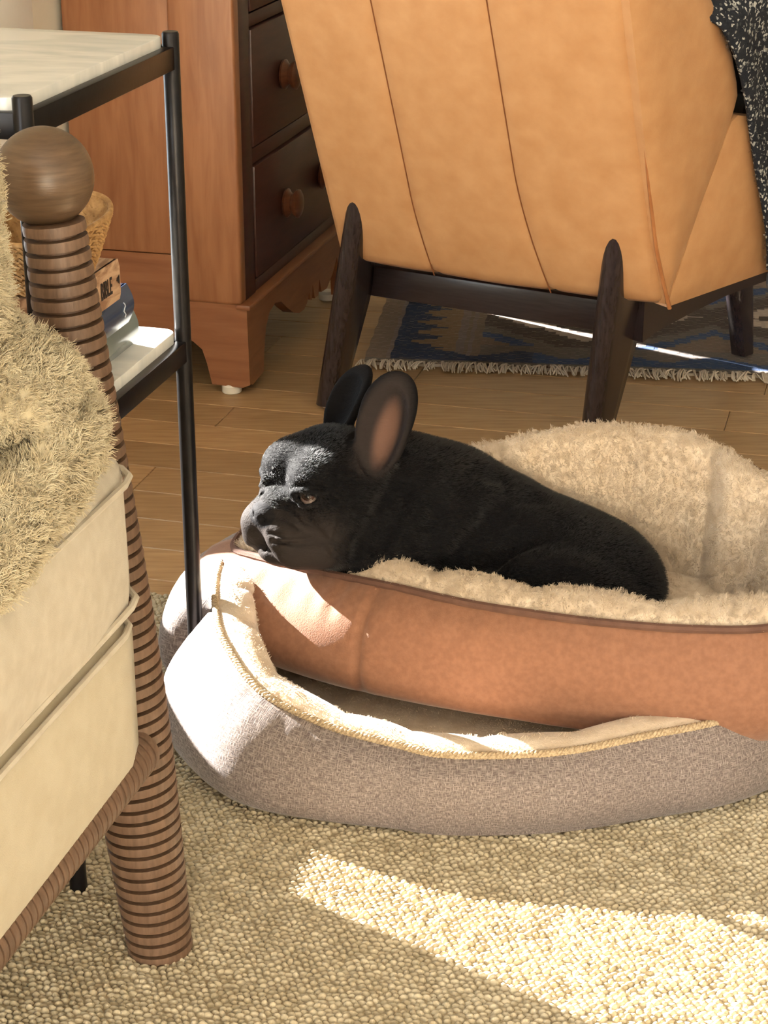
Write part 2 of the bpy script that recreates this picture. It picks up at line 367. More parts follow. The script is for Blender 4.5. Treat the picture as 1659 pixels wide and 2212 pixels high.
# ------------------------------------------------------------------ kilim
KA = math.radians(-6.2); K0 = np.array([-0.037, 3.301, 0.0]); KE = np.array([math.cos(KA), math.sin(KA), 0]); KB = np.array([-math.sin(KA), math.cos(KA), 0])
kil = thing('kilim_rug', 'flatwoven kilim with navy zigzags and white stepped diamonds under leather chair', 'rug', tuple(K0), KA)
def kilim():
    st = 0.0075; na, nb_ = 190, 110
    NAVY = np.array(srgb(40, 54, 84)[:3]); BLUE = np.array(srgb(52, 74, 112)[:3]); TAUPE = np.array(srgb(128, 112, 100)[:3]); GREY = np.array(srgb(112, 104, 100)[:3])
    BRN = np.array(srgb(76, 66, 62)[:3]); WHT = np.array(srgb(176, 162, 152)[:3]); LAV = np.array(srgb(132, 120, 116)[:3]); GRN = np.array(srgb(98, 98, 94)[:3]); TAN = np.array(srgb(146, 122, 98)[:3])
    def tri(x, p): x = (x / p) % 1.0; return 1 - abs(2 * x - 1)
    def col(a, b):
        aq = math.floor(a / 0.012) * 0.012; bq = math.floor(b / 0.011) * 0.011
        if b < 0.026: return GREY
        if a < 0.036: return TAUPE
        if a < 0.045: return LAV
        tooth = 0.045 + 0.03 + 0.062 * tri(bq, 0.06) ** 1.2 + (0.03 if b < 0.08 else 0)
        if b < 0.05 + 0.042 * tri(aq - 0.02, 0.17) and a > 0.05: return NAVY if a < 0.3 else BLUE
        if a < tooth: return NAVY
        if a < 0.16: return TAN * 0.9
        if a < 0.172 or 0.180 < a < 0.188: return LAV
        if a < 0.2: return TAUPE
        if b < 0.12: return GREY
        # stepped diamonds
        da = abs(((aq - 0.385 + 0.24) % 0.48) - 0.24); db = abs(bq - 0.33)
        m = da / 0.24 + db / 0.20
        if b < 0.62:
            if m < 0.14: return NAVY
            if m < 0.42: return GRN if (da > 0.05 or db < 0.02) else BLUE
            if m < 0.66: return BRN
            if m < 0.90: return WHT
            if m < 1.25: return BRN
            if m < 1.42: return GREY
            if m < 1.6: return BLUE
            return TAUPE
        return BLUE if tri(bq + aq * 0.4, 0.12) > 0.6 else LAV
    V_ = []; C = []; F = []
    for j in range(nb_):
        for i in range(na):
            a, b = i * st, j * st; c = col(a + st / 2, b + st / 2) * random.uniform(0.88, 1.1); n = len(V_)
            z = 0.004 + random.uniform(-0.0003, 0.0003)
            for (x, y) in ((a, b), (a + st, b), (a + st, b + st), (a, b + st)):
                V_.append(K0 + KE * (x + 0.0012 * math.sin(y * 90)) + KB * y + np.array([0, 0, z])); C.append(c)
            F.append([n, n + 1, n + 2, n + 3])
    o = mk('woven_field', V_, F, M['kilim'], kil, smooth=False); setcol(o, C); o['kind'] = 'stuff'
    g = G(); w, h = na * st, nb_ * st; c = K0 + KE * w / 2 + KB * h / 2
    g.add(*box_vf(tuple(c + np.array([0, 0, 0.0007])), (w / 2 - 0.0015, h / 2, 0.0026), 0, 1, KE, KB, (0, 0, 1))); g.mk('rug_edge', M['fringe'], kil)
kilim()
def fringe_mesh(k):
    r = random.Random(k); g = G()
    for s in range(4):
        x0 = (s - 1.5) * 0.0022 + r.uniform(-.001, .001); dx = r.uniform(-0.010, 0.010); ln = r.uniform(0.018, 0.030)
        pts = [(x0 + dx * t ** 1.3 + 0.002 * math.sin(t * 5 + s), -ln * t, 0.004 + 0.0065 * math.sin(math.pi * min(1, t * 1.15)) * (1 - t * 0.5) - 0.003 * t) for t in (0, .25, .5, .75, 1)]
        g.add(*tube(pts, [0.0013, 0.0013, 0.0012, 0.0013, 0.0009], 5))
    me = bpy.data.meshes.new('fringe_tassel'); me.from_pydata([tuple(p) for p in g.v], [], g.f); me.materials.append(M['fringe'])
    me.polygons.foreach_set('use_smooth', [True] * len(me.polygons)); return me
FM = [fringe_mesh(k) for k in range(9)]
for i in range(104):
    o = bpy.data.objects.new('fringe_tassel', FM[random.randrange(9)]); linkobj(o); o.parent = kil
    o.location = (0.002 + i * 0.0098 + random.uniform(-.002, .002), 0.001, 0); o.rotation_euler = (0, 0, random.uniform(-0.35, 0.35)); sc = random.uniform(1.05, 1.45); o.scale = (sc, sc, sc)

# ------------------------------------------------------------------ chest of drawers
CU0, CU1, CV0, CV1 = -1.335, -1.04, 2.966, 3.60
chest = thing('chest_of_drawers', 'old reddish pine chest with dark drawers and scalloped bracket feet', 'chest', XY((CU0 + CU1) / 2, (CV0 + CV1) / 2, 0), -A15)
g = G(); g.add(*ubox(CU0, CU1 - 0.022, CV0, CV0 + 0.02, 0.237, 0.84, 0.002)); g.mk('side_panel', M['chest'], chest)
g = G(); g.add(*ubox(CU0, CU1 - 0.022, CV1 - 0.02, CV1, 0.15, 0.84, 0.002)); g.mk('side_panel', M['chest'], chest)
g = G(); g.add(*ubox(CU0, CU0 + 0.01, CV0 + 0.02, CV1 - 0.02, 0.15, 0.84)); g.mk('back_panel', M['chest'], chest)
g = G(); g.add(*ubox(CU1 - 0.112, CU1, CV0 - 0.006, CV0 + 0.024, 0.158, 0.84, 0.006, 3)); g.mk('corner_stile', M['chest'], chest)
g = G(); g.add(*ubox(CU1 - 0.03, CU1, CV1 - 0.075, CV1 + 0.004, 0.152, 0.84, 0.004)); g.mk('corner_stile', M['chest'], chest)
g = G(); g.add(*ubox(CU1 - 0.03, CU1 - 0.001, CV0 + 0.02, CV0 + 0.075, 0.152, 0.84, 0.002)); g.mk('front_stile', M['drawer'], chest)
g = G(); g.add(*ubox(CU0 - 0.0, CU1 + 0.012, CV0 - 0.015, CV1 + 0.015, 0.84, 0.865, 0.006)); g.mk('chest_top', M['chest'], chest)
for (z0, z1) in ((0.15, 0.18), (0.378, 0.404), (0.602, 0.624), (0.81, 0.84)):
    g = G(); g.add(*ubox(CU1 - 0.03, CU1 - 0.003, CV0 + 0.07, CV1 - 0.07, z0, z1, 0.002)); g.mk('drawer_rail', M['drawer'], chest)
for (z0, z1) in ((0.183, 0.375), (0.407, 0.599), (0.627, 0.807)):
    g = G(); g.add(*ubox(CU1 - 0.028, CU1 + 0.001, CV0 + 0.079, CV1 - 0.079, z0, z1, 0.003)); dr = g.mk('drawer', M['drawer'], chest)
    for vk in (3.20, 3.42):
        c = XY(CU1 + 0.0, vk, (z0 + z1) / 2 - 0.002); prof = [(0, .012), (.004, .024), (.008, .026), (.011, .021), (.016, .017), (.020, .020), (.024, .0245), (.028, .025), (.031, .021), (.033, .012), (.0335, .002)]
        gg = G(); gg.add(*lathe(c, c + UX * 0.04, prof, 26)); gg.mk('knob', M['knob'], dr, sharp=50)
# plinth : side bracket and front apron cut as outlines
pts = [(CU0, .236), (CU1 - .002, .236), (CU1 - .002, .155), (CU1 + .008, .15), (CU1 + .010, .018), (CU1 - .004, .012), (-1.098, .014), (-1.106, .05), (-1.114, .075), (-1.13, .088), (-1.16, .094), (-1.235, .094), (-1.262, .082), (-1.275, .05), (-1.28, .014), (CU0, .014)]
g = G(); g.add(*extrude_poly([(a, b) for a, b in pts], XY(0, CV0 - 0.002, 0), UX, ZX, VX, 0.02)); g.mk('bracket_base', M['chest_rail'], chest, sharp=30)
ap = [(2.972, .15), (2.972, .02), (2.985, .012), (3.046, .016), (3.05, .05), (3.062, .09), (3.085, .112), (3.115, .119), (3.15, .112), (3.185, .09), (3.22, .071), (3.255, .060), (3.285, .058), (3.305, .066), (3.318, .082), (3.322, .066), (3.334, .062), (3.34, .09), (3.352, .060)]
mid = (CV0 + CV1) / 2
ap2 = ap + [(3.375, .060), (3.383, .09), (3.396, .060), (3.43, .057), (3.47, .075), (3.50, .10), (3.52, .06), (3.526, .016), (3.585, .012), (3.594, .02), (3.594, .15)]
g = G(); g.add(*extrude_poly(ap2, XY(CU1 - 0.012, 0, 0), VX, ZX, UX, 0.020)); g.mk('scalloped_apron', M['chest_rail'], chest, sharp=30)
g = G(); g.add(*ubox(CU1 - 0.01, CU1 + 0.016, CV0 - 0.008, CV1 + 0.006, 0.1505, 0.160, 0.003)); g.mk('base_moulding', M['chest_rail'], chest)
for vg in (CV0 + 0.03, CV1 - 0.03):
    for ug in (CU1 - 0.028, CU0 + 0.03):
        g = G(); g.add(*lathe(XY(ug, vg - 0.018, -0.002), XY(ug, vg - 0.018, 0.02), [(0, .015), (.002, .017), (.013, .017), (.018, .013)], 18)); g.mk('glide', M['plastic'], chest)

# ------------------------------------------------------------------ tan leather chair
A_ = np.array([-0.071, 3.051, 0.26]); E1 = np.array([0.876, -0.482, 0.0]); NB = np.array([0.482, 0.876, 0.0]); UP = np.array([-0.181, -0.328, 0.927]); NR = np.cross(E1, UP)  # NR points to the camera side
B_ = A_ + E1 * 0.56; SD = np.array([math.cos(math.radians(47)), math.sin(math.radians(47)), 0]); SL = np.array([math.cos(math.radians(75)), math.sin(math.radians(75)), 0])
chair = thing('leather_chair', 'tan leather lounge chair with dark walnut blade legs seen from its back', 'chair', tuple((A_ + E1 * .28) * np.array([1, 1, 0])), math.radians(-28.8))
def edgeR(t): return 0.549 + 0.011 * max(0, 1 - t / 0.12) ** 1.5
def seam1(t): return 0.1635 + 0.014 * max(0, 1 - t / 0.15) ** 1.6
def seam2(t): return 0.348 + 0.03 * max(0, 1 - t / 0.22) ** 1.7
TB = 0.64
def back_piece(sl, sr, name, edge_l=False, edge_r=False):
    ns, nt = 20, 44; V_ = []; F = []
    for j in range(nt + 1):
        t = TB * j / nt; a, b = sl(t), sr(t)
        for i in range(ns + 1):
            x = i / ns; s = a + (b - a) * x
            d = min(s - a, b - s); puff = 0.0035 * (1 - math.exp(-d / 0.004)) + 0.002 * math.sin(math.pi * x)
            whole = 0.010 * math.sin(math.pi * min(max(s / 0.555, 0), 1)) ** 0.7
            if edge_l and x < 0.5: puff *= 1
            rr = 0.012
            fall = 0.0
            if edge_l: e = s; fall = -0.012 * max(0, 1 - e / rr) ** 2
            if edge_r: e = b - s; fall = -0.012 * max(0, 1 - e / 0.022) ** 2
            bot = -0.014 * max(0, 1 - t / 0.02) ** 2
            V_.append(A_ + E1 * s + UP * t + NR * (puff + whole + fall + bot))
    for j in range(nt):
        for i in range(ns): n = j * (ns + 1) + i; F.append([n, n + 1, n + ns + 2, n + ns + 1])
    n0 = len(V_)   # back skin for thickness
    for p in list(V_): V_.append(p - NR * 0.02 - np.zeros(3))
    for j in range(nt):
        for i in range(ns): n = n0 + j * (ns + 1) + i; F.append([n, n + ns + 1, n + ns + 2, n + 1])
    def strip(idx):
        for q in range(len(idx) - 1): F.append([idx[q], idx[q + 1], idx[q + 1] + n0, idx[q] + n0])
    strip([i for i in range(ns + 1)][::-1]); strip([nt * (ns + 1) + i for i in range(ns + 1)])
    strip([j * (ns + 1) for j in range(nt + 1)]); strip([j * (ns + 1) + ns for j in range(nt + 1)][::-1])
    mk(name, V_, F, M['leather'], chair, sharp=60)
back_piece(lambda t: 0.0, seam1, 'back_panel', edge_l=True)
back_piece(seam1, seam2, 'back_panel')
back_piece(seam2, edgeR, 'back_panel', edge_r=True)
for sm in (seam1, seam2):
    pts = [A_ + E1 * sm(t) + UP * t + NR * (0.0006 + 0.010 * math.sin(math.pi * sm(t) / 0.555) ** 0.7) for t in np.linspace(0.004, TB, 40)]
    g = G(); g.add(*tube(pts, 0.0011, 6)); g.mk('seam', M['thread'], chair)
pts = [A_ + E1 * (edgeR(t) + 0.004) + UP * t + NR * (-0.002) for t in np.linspace(-0.002, TB, 40)]
g = G(); g.add(*tube(pts, 0.0032, 8)); g.mk('corner_piping', M['piping'], chair)
def side_piece(outline, name, bow=0.008):
    # outline in (q along SD, t along UP), filled by a fan grid, padded outwards
    out = np.cross(SD, UP); out /= np.linalg.norm(out)
    if out[1] > 0: out = -out
    c = np.mean(np.array(outline), 0); R = resample(np.array(outline), 64); V_ = []; F = []; K = 10
    for k in range(K + 1):
        w = k / K
        for p in R:
            q = c + (p - c) * w; V_.append(B_ + SD * q[0] + UP * q[1] + out * (bow * (1 - w ** 3) - 0.004 * w ** 8))
    n = len(R)
    for k in range(K):
        for i in range(n): F.append([k * n + i, k * n + (i + 1) % n, (k + 1) * n + (i + 1) % n, (k + 1) * n + i])
    b0 = len(V_)
    for p in R: V_.append(B_ + SD * p[0] + UP * p[1] - out * 0.03)
    for i in range(n): F.append([K * n + i, K * n + (i + 1) % n, b0 + (i + 1) % n, b0 + i])
    F.append([b0 + i for i in range(n)])
    mk(name, V_, F, M['leather'], chair, sharp=50)
side_piece([(0.004, 0.004), (0.214, 0.2945), (0.233, 0.331), (0.222, 0.40), (0.182, 0.486), (0.13, 0.60), (0.10, 0.64), (-0.004, 0.64), (-0.004, 0.3)], 'wing_side')
side_piece([(0.006, -0.002), (0.30, -0.004), (0.58, 0.02), (0.60, 0.10), (0.56, 0.22), (0.40, 0.25), (0.218, 0.2945), (0.11, 0.15)], 'seat_side', 0.005)
# mirrored far side, seat and inner back (closed body)
g = G()
for (q0, q1, t0, t1) in ((0.0, 0.17, 0.0, 0.62), (0.17, 0.58, 0.0, 0.22)):
    a = [A_ + SL * q + UP * t for q, t in ((q0, t0), (q1, t0), (q1, t1), (q0, t1))]; off = np.array([0.03, -0.008, 0])
    a = [p + off for p in a]
    g.add(a + [p + np.array([0.04, 0, 0]) for p in a], [[0, 1, 2, 3], [7, 6, 5, 4], [0, 4, 5, 1], [1, 5, 6, 2], [2, 6, 7, 3], [3, 7, 4, 0]])
g.mk('far_side', M['leather'], chair)
W, F = softbox((0.255, 0.25, 0.075), 0.05, 8, (0, 0, 0.02)); ctr = A_ + E1 * 0.29 + NB * 0.33 + np.array([0, 0, 0.10])
mk('seat_cushion', place(W, ctr, E1, NB, (0, 0, 1)), F, M['leather'], chair)
W, F = softbox((0.25, 0.045, 0.30), 0.04, 8, (0, 0.015, 0)); ctr = A_ + E1 * 0.275 + UP * 0.33 - NR * 0.075
mk('back_cushion', place(W, ctr, E1, -NR, UP), F, M['leather'], chair)
# legs : tapering blades with a rounded back edge
def blade(top, base, dirv, wt, wm, wb, th, name, zm):
    top, base = np.array(top), np.array(base); d = np.array(dirv); n_ = np.cross(d, (0, 0, 1)); n_ /= np.linalg.norm(n_)
    V_ = []; F = []; ring = 20; rows = 26
    for j in range(rows + 1):
        f = j / rows; c = base + (top - base) * f; z = c[2]
        w = wb + (wm - wb) * min(1, z / zm) if z < zm else wm + (wt - wm) * ((z - zm) / (top[2] - zm)) ** 1.3
        hh = th / 2 * (1 if f < 0.96 else 0.75)
        for k in range(ring):
            if k < 12: a = math.pi / 2 + math.pi * k / 11; x = hh + hh * math.cos(a); y = hh * math.sin(a)
            else: x, y = [(w * .35, -hh), (w * .7, -hh * .95), (w * .94, -hh * .8), (w, -hh * .35), (w, hh * .35), (w * .94, hh * .8), (w * .7, hh * .95), (w * .35, hh)][k - 12]
            V_.append(c + d * x + n_ * y)
    for j in range(rows):
        for k in range(ring): F.append([j * ring + k, j * ring + (k + 1) % ring, (j + 1) * ring + (k + 1) % ring, (j + 1) * ring + k])
    F.append(list(range(ring))[::-1]); F.append([rows * ring + k for k in range(ring)])
    lg = mk(name, V_, F, M['legwood'], chair, sharp=55)
    gc = base + d * wb * 0.45; g = G(); g.add(*lathe((gc[0], gc[1], -0.002), (gc[0], gc[1], 0.02), [(0, .009), (.0015, .0105), (.012, .0105)], 14)); g.mk('glide', M['plastic'], lg)
dl = (math.cos(math.radians(63)), math.sin(math.radians(63)), 0); dr_ = (math.cos(math.radians(52)), math.sin(math.radians(52)), 0)
blade((-0.0335, 2.9546, 0.46), (-0.104, 3.056, 0.006), dl, 0.03, 0.098, 0.052, 0.036, 'leg', 0.19)
blade((0.3355, 2.750, 0.46), (0.312, 2.838, 0.006), dr_, 0.03, 0.105, 0.052, 0.036, 'leg', 0.19)
blade((0.63, 3.30, 0.26), (0.66, 3.36, 0.006), (-dr_[0], -dr_[1], 0), 0.05, 0.07, 0.04, 0.034, 'leg', 0.19)
blade((0.09, 3.62, 0.26), (0.07, 3.70, 0.006), (-dl[0], -dl[1], 0), 0.05, 0.07, 0.04, 0.034, 'leg', 0.19)
ra = np.array([-0.03, 3.105, 0.213]); rb = np.array([0.352, 2.895, 0.213]); d = (rb - ra) / np.linalg.norm(rb - ra); n_ = np.array([-d[1], d[0], 0])
g = G(); g.add(*box_vf(tuple((ra + rb) / 2), (np.linalg.norm(rb - ra) / 2, 0.011, 0.026), 0.005, 2, d, n_, (0, 0, 1))); g.mk('back_rail', M['railwood'], chair)
def srail(p0, p1, h0, h1, name):
    p0, p1 = np.array(p0), np.array(p1); d = p1 - p0; d = d / np.linalg.norm(d); n_ = np.array([-d[1], d[0], 0]); V_ = []; F = []
    N_ = 14
    for i in range(N_ + 1):
        f = i / N_; c = p0 + (p1 - p0) * f; lo = h0 + (h1 - h0) * min(1, f * 2.2) ** 0.6
        for (y, z) in ((-.014, 0), (.014, 0), (.014, -lo), (-.014, -lo)): V_.append(c + n_ * y + np.array([0, 0, z]))
    for i in range(N_):
        for k in range(4): F.append([i * 4 + k, i * 4 + (k + 1) % 4, i * 4 + 4 + (k + 1) % 4, i * 4 + 4 + k])
    F += [[3, 2, 1, 0], [N_ * 4 + k for k in range(4)]]
    mk(name, V_, F, M['legwood'], chair, sharp=40)
srail((0.385, 2.850, 0.262), (0.737, 3.223, 0.262), 0.075, 0.048, 'side_rail')
srail((-0.02, 3.13, 0.255), (0.10, 3.66, 0.255), 0.07, 0.034, 'side_rail')

# tweed blanket over the arm and a dark cushion behind it
OUT = np.cross(SD, UP); OUT /= np.linalg.norm(OUT)
if OUT[1] > 0: OUT = -OUT
blanket = thing('tweed_blanket', 'navy tweed blanket with white flecks hanging over leather chair arm', 'blanket', tuple(B_ * np.array([1, 1, 0]) + SD * 0.3), 0)
def blanket_mesh():
    L_ = [(0.150, 0.475), (0.185, 0.43), (0.212, 0.36), (0.228, 0.28), (0.234, 0.18), (0.238, 0.08), (0.236, 0.02)]
    C = resample(catmull(np.array(L_), 60, False), 46, False); V_ = []; F = []; nw = 26
    for j, p in enumerate(C):
        for i in range(nw):
            w = i / (nw - 1); f = j / 45
            q = p[0] + w * 0.30; t = p[1] + 0.09 * w * (1 - f) * math.sin(w * 3) - 0.10 * w * f * w
            o = 0.012 + 0.006 * math.sin(w * 17 + f * 2) * (0.3 + f) + 0.004 * math.sin(f * 9 + w * 7) + 0.006 * f
            if f < 0.06: o -= (0.06 - f) * 0.5
            V_.append(B_ + SD * q + UP * t + OUT * o)
    for j in range(len(C) - 1):
        for i in range(nw - 1): n = j * nw + i; F.append([n, n + nw, n + nw + 1, n + 1])
    # folded top running inwards over the arm
    base = len(V_)
    for k in range(1, 9):
        for i in range(nw):
            p = np.array(V_[i]); V_.append(p - OUT * 0.012 * k + np.array([0, 0, 0.010 * math.sin(k * .9 + i * .5) + 0.003 * k]) + NB * 0.004 * k)
    for k in range(8):
        r0 = [i for i in range(nw)] if k == 0 else [base + (k - 1) * nw + i for i in range(nw)]; r1 = [base + k * nw + i for i in range(nw)]
        for i in range(nw - 1): F.append([r0[i], r0[i + 1], r1[i + 1], r1[i]])
    o = mk('cloth', V_, F, M['tweed'], blanket, sharp=None); sm = o.modifiers.new('thick', 'SOLIDIFY'); sm.thickness = 0.006; sm.offset = 0
    st = fur(o, 900, 0.003, 6, 3, 0.0005, 0.002)
    return np.array(V_[(len(C) - 1) * nw: len(C) * nw])
bot = blanket_mesh()
for i in range(0, 24):
    w = i / 23 * 25; k = int(min(w, 24)); p = bot[k] + (bot[min(k + 1, 25)] - bot[k]) * (w - k); g = G()
    for s in range(4):
        dx = random.uniform(-.008, .008); ln = random.uniform(0.022, 0.04)
        pts = [p + SD * (dx * t + s * 0.0018 - .003) - np.array([0, 0, ln * t - 0.004]) + OUT * (0.002 + 0.003 * math.sin(t * 4 + s)) for t in (0, .35, .7, 1)]
        g.add(*tube(pts, [0.0013, 0.0012, 0.0011, 0.0006], 5))
    g.mk('fringe_tassel', M['tweedfringe'] if i % 3 else M['fringe'] if i % 2 else M['tweedfringe'], blanket)
W, F = softbox((0.20, 0.06, 0.19), 0.045, 10, (0, 0.04, 0), 0.004, 3)
cpos = B_ + SD * 0.30 + np.array([-0.02, 0.10, 0.42])
cz = Vector((-0.10, -0.15, 0.98)).normalized(); cx = Vector((0.8, 0.6, 0)).normalized(); cx = (cx - cz * cx.dot(cz)).normalized(); cy = cz.cross(cx)
cu = mk('cushion', place(W, cpos, cx, cy, cz), F, M['cushion'], None, origin=tuple(cpos)); tag(cu, 'black cushion with grey print on leather chair behind blanket', 'cushion')

# ------------------------------------------------------------------ side table
table = thing('side_table', 'tall metal side table with white marble top and lower shelf', 'table', XY(-0.84, 1.68, 0), -A15)
TU0, TU1, TV0, TV1 = -0.955, -0.718, 1.505, 1.854
for (u, v_) in ((TU1, TV0), (TU1, TV1), (TU0, TV0), (TU0, 1.70)):
    g = G(); g.add(*lathe(XY(u, v_, 0.003), XY(u, v_, 0.79), [(0, .007), (.002, .0088), (.30, .0088), (.60, .0088), (.785, .0088), (.787, .0075)], 20)); g.mk('leg', M['blackmetal'], table)
for (zt, zb) in ((0.776, 0.753), (0.468, 0.445)):
    for u in (TU0, TU1): g = G(); g.add(*ubox(u - .006, u + .006, TV0 + .006, TV1 - .006, zb, zt, 0.0012)); g.mk('rail', M['blackmetal'], table)
    for v_ in (TV0, TV1): g = G(); g.add(*ubox(TU0 + .006, TU1 - .006, v_ - .006, v_ + .006, zb, zt, 0.0012)); g.mk('rail', M['blackmetal'], table)
def slab(z0, z1, name):
    r = 0.016; a0, a1, b0, b1 = TU0 + .002, TU1 - .004, TV0 + .002, TV1 - .003; pts = []
    for (cx_, cy_, s) in ((a1 - r, b1 - r, 0), (a0 + r, b1 - r, 1), (a0 + r, b0 + r, 2), (a1 - r, b0 + r, 3)):
        for k in range(6): an = math.pi / 2 * (s + k / 5); pts.append((cx_ + r * math.cos(an), cy_ + r * math.sin(an)))
    g = G(); g.add(*extrude_poly(pts, XY(0, 0, z0), UX, VX, ZX, z1 - z0, 0.0012)); g.mk(name, M['marble'], table, sharp=30)
slab(0.769, 0.787, 'marble_top'); slab(0.462, 0.480, 'marble_shelf')

# books
def book(name, label, u1, w, v0_, v1_, z0, z1, cov, rounded=True):
    b = thing(name, label, 'book', XY(u1 - w / 2, (v0_ + v1_) / 2, z0), -A15, 'books stacked on the side table shelf')
    g = G(); g.add(*ubox(u1 - w + .004, u1 - .006, v0_ + .003, v1_ - .003, z0 + .003, z1 - .003)); g.mk('page_block', M['pages'], b)
    for (a, c) in ((z0, z0 + .003), (z1 - .003, z1)): g = G(); g.add(*ubox(u1 - w, u1 - .004, v0_, v1_, a, c, 0.001)); g.mk('cover', cov, b)
    n = 12; h = z1 - z0; prof = []
    for k in range(n + 1):
        t = k / n; bul = (0.007 * math.sin(math.pi * t)) if rounded else 0.0015 * min(1, 6 * t, 6 * (1 - t)); prof.append((u1 - .004 + bul, z0 + h * t))
    V_ = []; F = []
    for v_ in (v0_, v1_):
        for (a, z) in prof: V_.append(XY(a, v_, z))
        for (a, z) in prof: V_.append(XY(a - .003, v_, z))
    m = 2 * (n + 1)
    for k in range(n):
        F.append([k, m + k, m + k + 1, k + 1]); q = n + 1 + k; F.append([q, q + 1, m + q + 1, m + q]); F.append([k, k + 1, q + 1, q]); F.append([m + k, m + q, m + q + 1, m + k + 1])
    F.append([0, n + 1, m + n + 1, m]); F.append([n, m + n, m + 2 * n + 1, 2 * n + 1])
    mk('spine', V_, F, cov, b, sharp=50); return b
book('book', 'slate green glossy hardback at the bottom of shelf stack', -0.745, 0.17, 1.54, 1.792, 0.480, 0.520, M['slate'])
b2 = book('book', 'navy glossy hardback between slate book and wood-print bible', -0.728, 0.17, 1.52, 1.742, 0.520, 0.560, M['navy'])
bb = book('book', 'wood-print bible with black spine letters on top of stack', -0.714, 0.16, 1.468, 1.690, 0.560, 0.600, M['bible'], False)
def spine_text(txt, parent, v0_, z0, size, m, u):
    cu_ = bpy.data.curves.new('spine_lettering', 'FONT'); cu_.body = txt; cu_.size = size; cu_.extrude = 0.0002; cu_.offset = 0.0003
    tmp = bpy.data.objects.new('tmp', cu_); linkobj(tmp); dg = bpy.context.evaluated_depsgraph_get(); me = bpy.data.meshes.new_from_object(tmp.evaluated_get(dg))
    P = [XY(u + p.co.z, v0_ + p.co.x * 0.50, z0 + p.co.y) for p in me.vertices]; F = [list(q.vertices) for q in me.polygons]
    bpy.data.objects.remove(tmp); bpy.data.curves.remove(cu_); mk('spine_lettering', P, F, m, parent, smooth=False)
spine_text('BIBLE', bb, 1.6405, 0.572, 0.0235, M['ink'], -0.7158)
g = G(); g.add([XY(-0.7154, a, z) for a, z in ((1.6785, .5815), (1.685, .5765), (1.685, .5865))] + [XY(-0.7150, a, z) for a, z in ((1.6785, .5815), (1.685, .5765), (1.685, .5865))], [[0, 1, 2], [3, 5, 4]]); g.mk('spine_mark', M['ink'], bb)
g = G(); g.add(*tube([XY(-0.7245, 1.716 + 0.0022 * math.sin(k * 1.5), 0.533 + k * 0.0022) for k in range(8)], 0.0006, 5)); g.mk('publisher_mark', M['foil'], b2)

# woven basket (twined rows) on the bible
bas = thing('wicker_basket', 'small open woven wicker basket resting on the bible', 'basket', XY(-0.80, 1.60, 0.600), -A15)
def basket():
    cu_, cv_ = -0.757, 1.596; rows = 9
    def ring(t, n=72, off=0.0):
        P = []
        for k in range(n):
            a = 2 * math.pi * k / n; ca, sa = math.cos(a), math.sin(a); e = 0.55
            fl = 0.72 + 0.28 * t ** 0.8; fx = 0.052 * fl; fy = (0.072 if sa < 0 else 0.088) * (fl if sa < 0 else 0.62 + 0.38 * t)
            zz = 0.603 + 0.050 * t + (0.010 * t * max(0, sa) ** 3)
            P.append(XY(cu_ + (fx + off) * math.copysign(abs(ca) ** e, ca), cv_ + (fy + off) * math.copysign(abs(sa) ** e, sa), zz))
        return P
    V_ = []; F = []; n = 72
    for j in range(13):
        for p in ring(j / 12, off=-0.001): V_.append(p)
    for j in range(12):
        for k in range(n): F.append([j * n + k, j * n + (k + 1) % n, (j + 1) * n + (k + 1) % n, (j + 1) * n + k])
    F.append(list(range(n))[::-1]); sh = mk('basket_wall', V_, F, M['wicker'], bas)
    for r in range(rows):
        t = (r + 0.5) / rows; n = 144
        for ph in (0, 1):
            P = []
            for k, p in enumerate(ring(t, n, 0.0)):
                c = XY(cu_, cv_, p.z); o = (p - c).normalized(); w = math.sin(k * math.pi / 2 + ph * math.pi)
                P.append(p + o * (0.0012 + 0.0014 * w) + Vector((0, 0, 0.0022 * math.cos(k * math.pi / 2 + ph * math.pi))))
            g = G(); g.add(*tube(P, 0.0017, 5, True)); g.mk('weave_row', M['wicker'], bas)
    g = G(); g.add(*tube(ring(1.02), 0.0028, 7, True)); g.mk('rim', M['wicker'], bas)
basket()

# ------------------------------------------------------------------ armchair with ribbed posts (only its corner is in view)
arm = thing('armchair', 'cream upholstered armchair with ribbed oak post and ball finial', 'armchair', (-0.45, 1.25, 0.0), 0)
RD = np.array([-0.268, -0.963, 0.0]); RN = np.array([0.963, -0.268, 0.0])   # along the rail to the viewer, and outwards
def ribbed(p0, p1, rfun, pitch, groove, depth, name, seg=40):
    p0, p1 = Vector(p0), Vector(p1); Ln = (p1 - p0).length; prof = []; t = 0.0
    while t < Ln - 1e-6:
        e = min(t + pitch - groove, Ln); n = 3
        for k in range(n): q = t + (e - t) * k / (n - 1); prof.append((q, rfun(q / Ln) + 0.0004 * math.sin(math.pi * k / (n - 1))))
        if e < Ln - groove: prof += [(e + 0.0002, rfun(e / Ln) - depth), (e + groove - 0.0002, rfun(e / Ln) - depth)]
        t = e + groove
    g = G(); g.add(*lathe(p0, p1, prof, seg)); return g.mk(name, M['oakdark'], arm, sharp=25)
def rpost(f):
    return 0.0305 + 0.0095 * math.sin(math.pi * min(1, f / 0.56) * 0.5) - (0.0145 * ((f - 0.3) / 0.7) ** 1.2 if f > 0.3 else 0)
foot = (-0.212, 1.540, 0.004); neck = (-0.2685, 1.548, 0.7055)
ribbed(foot, neck, rpost, 0.0122, 0.0040, 0.008, 'ribbed_post')
bc = Vector((-0.276, 1.5655, 0.738)) ; bc = Vector((-0.2755, 1.558, 0.7400))
bm = bmesh.new(); bmesh.ops.create_uvsphere(bm, u_segments=48, v_segments=28, radius=0.0405); bm.verts.index_update()
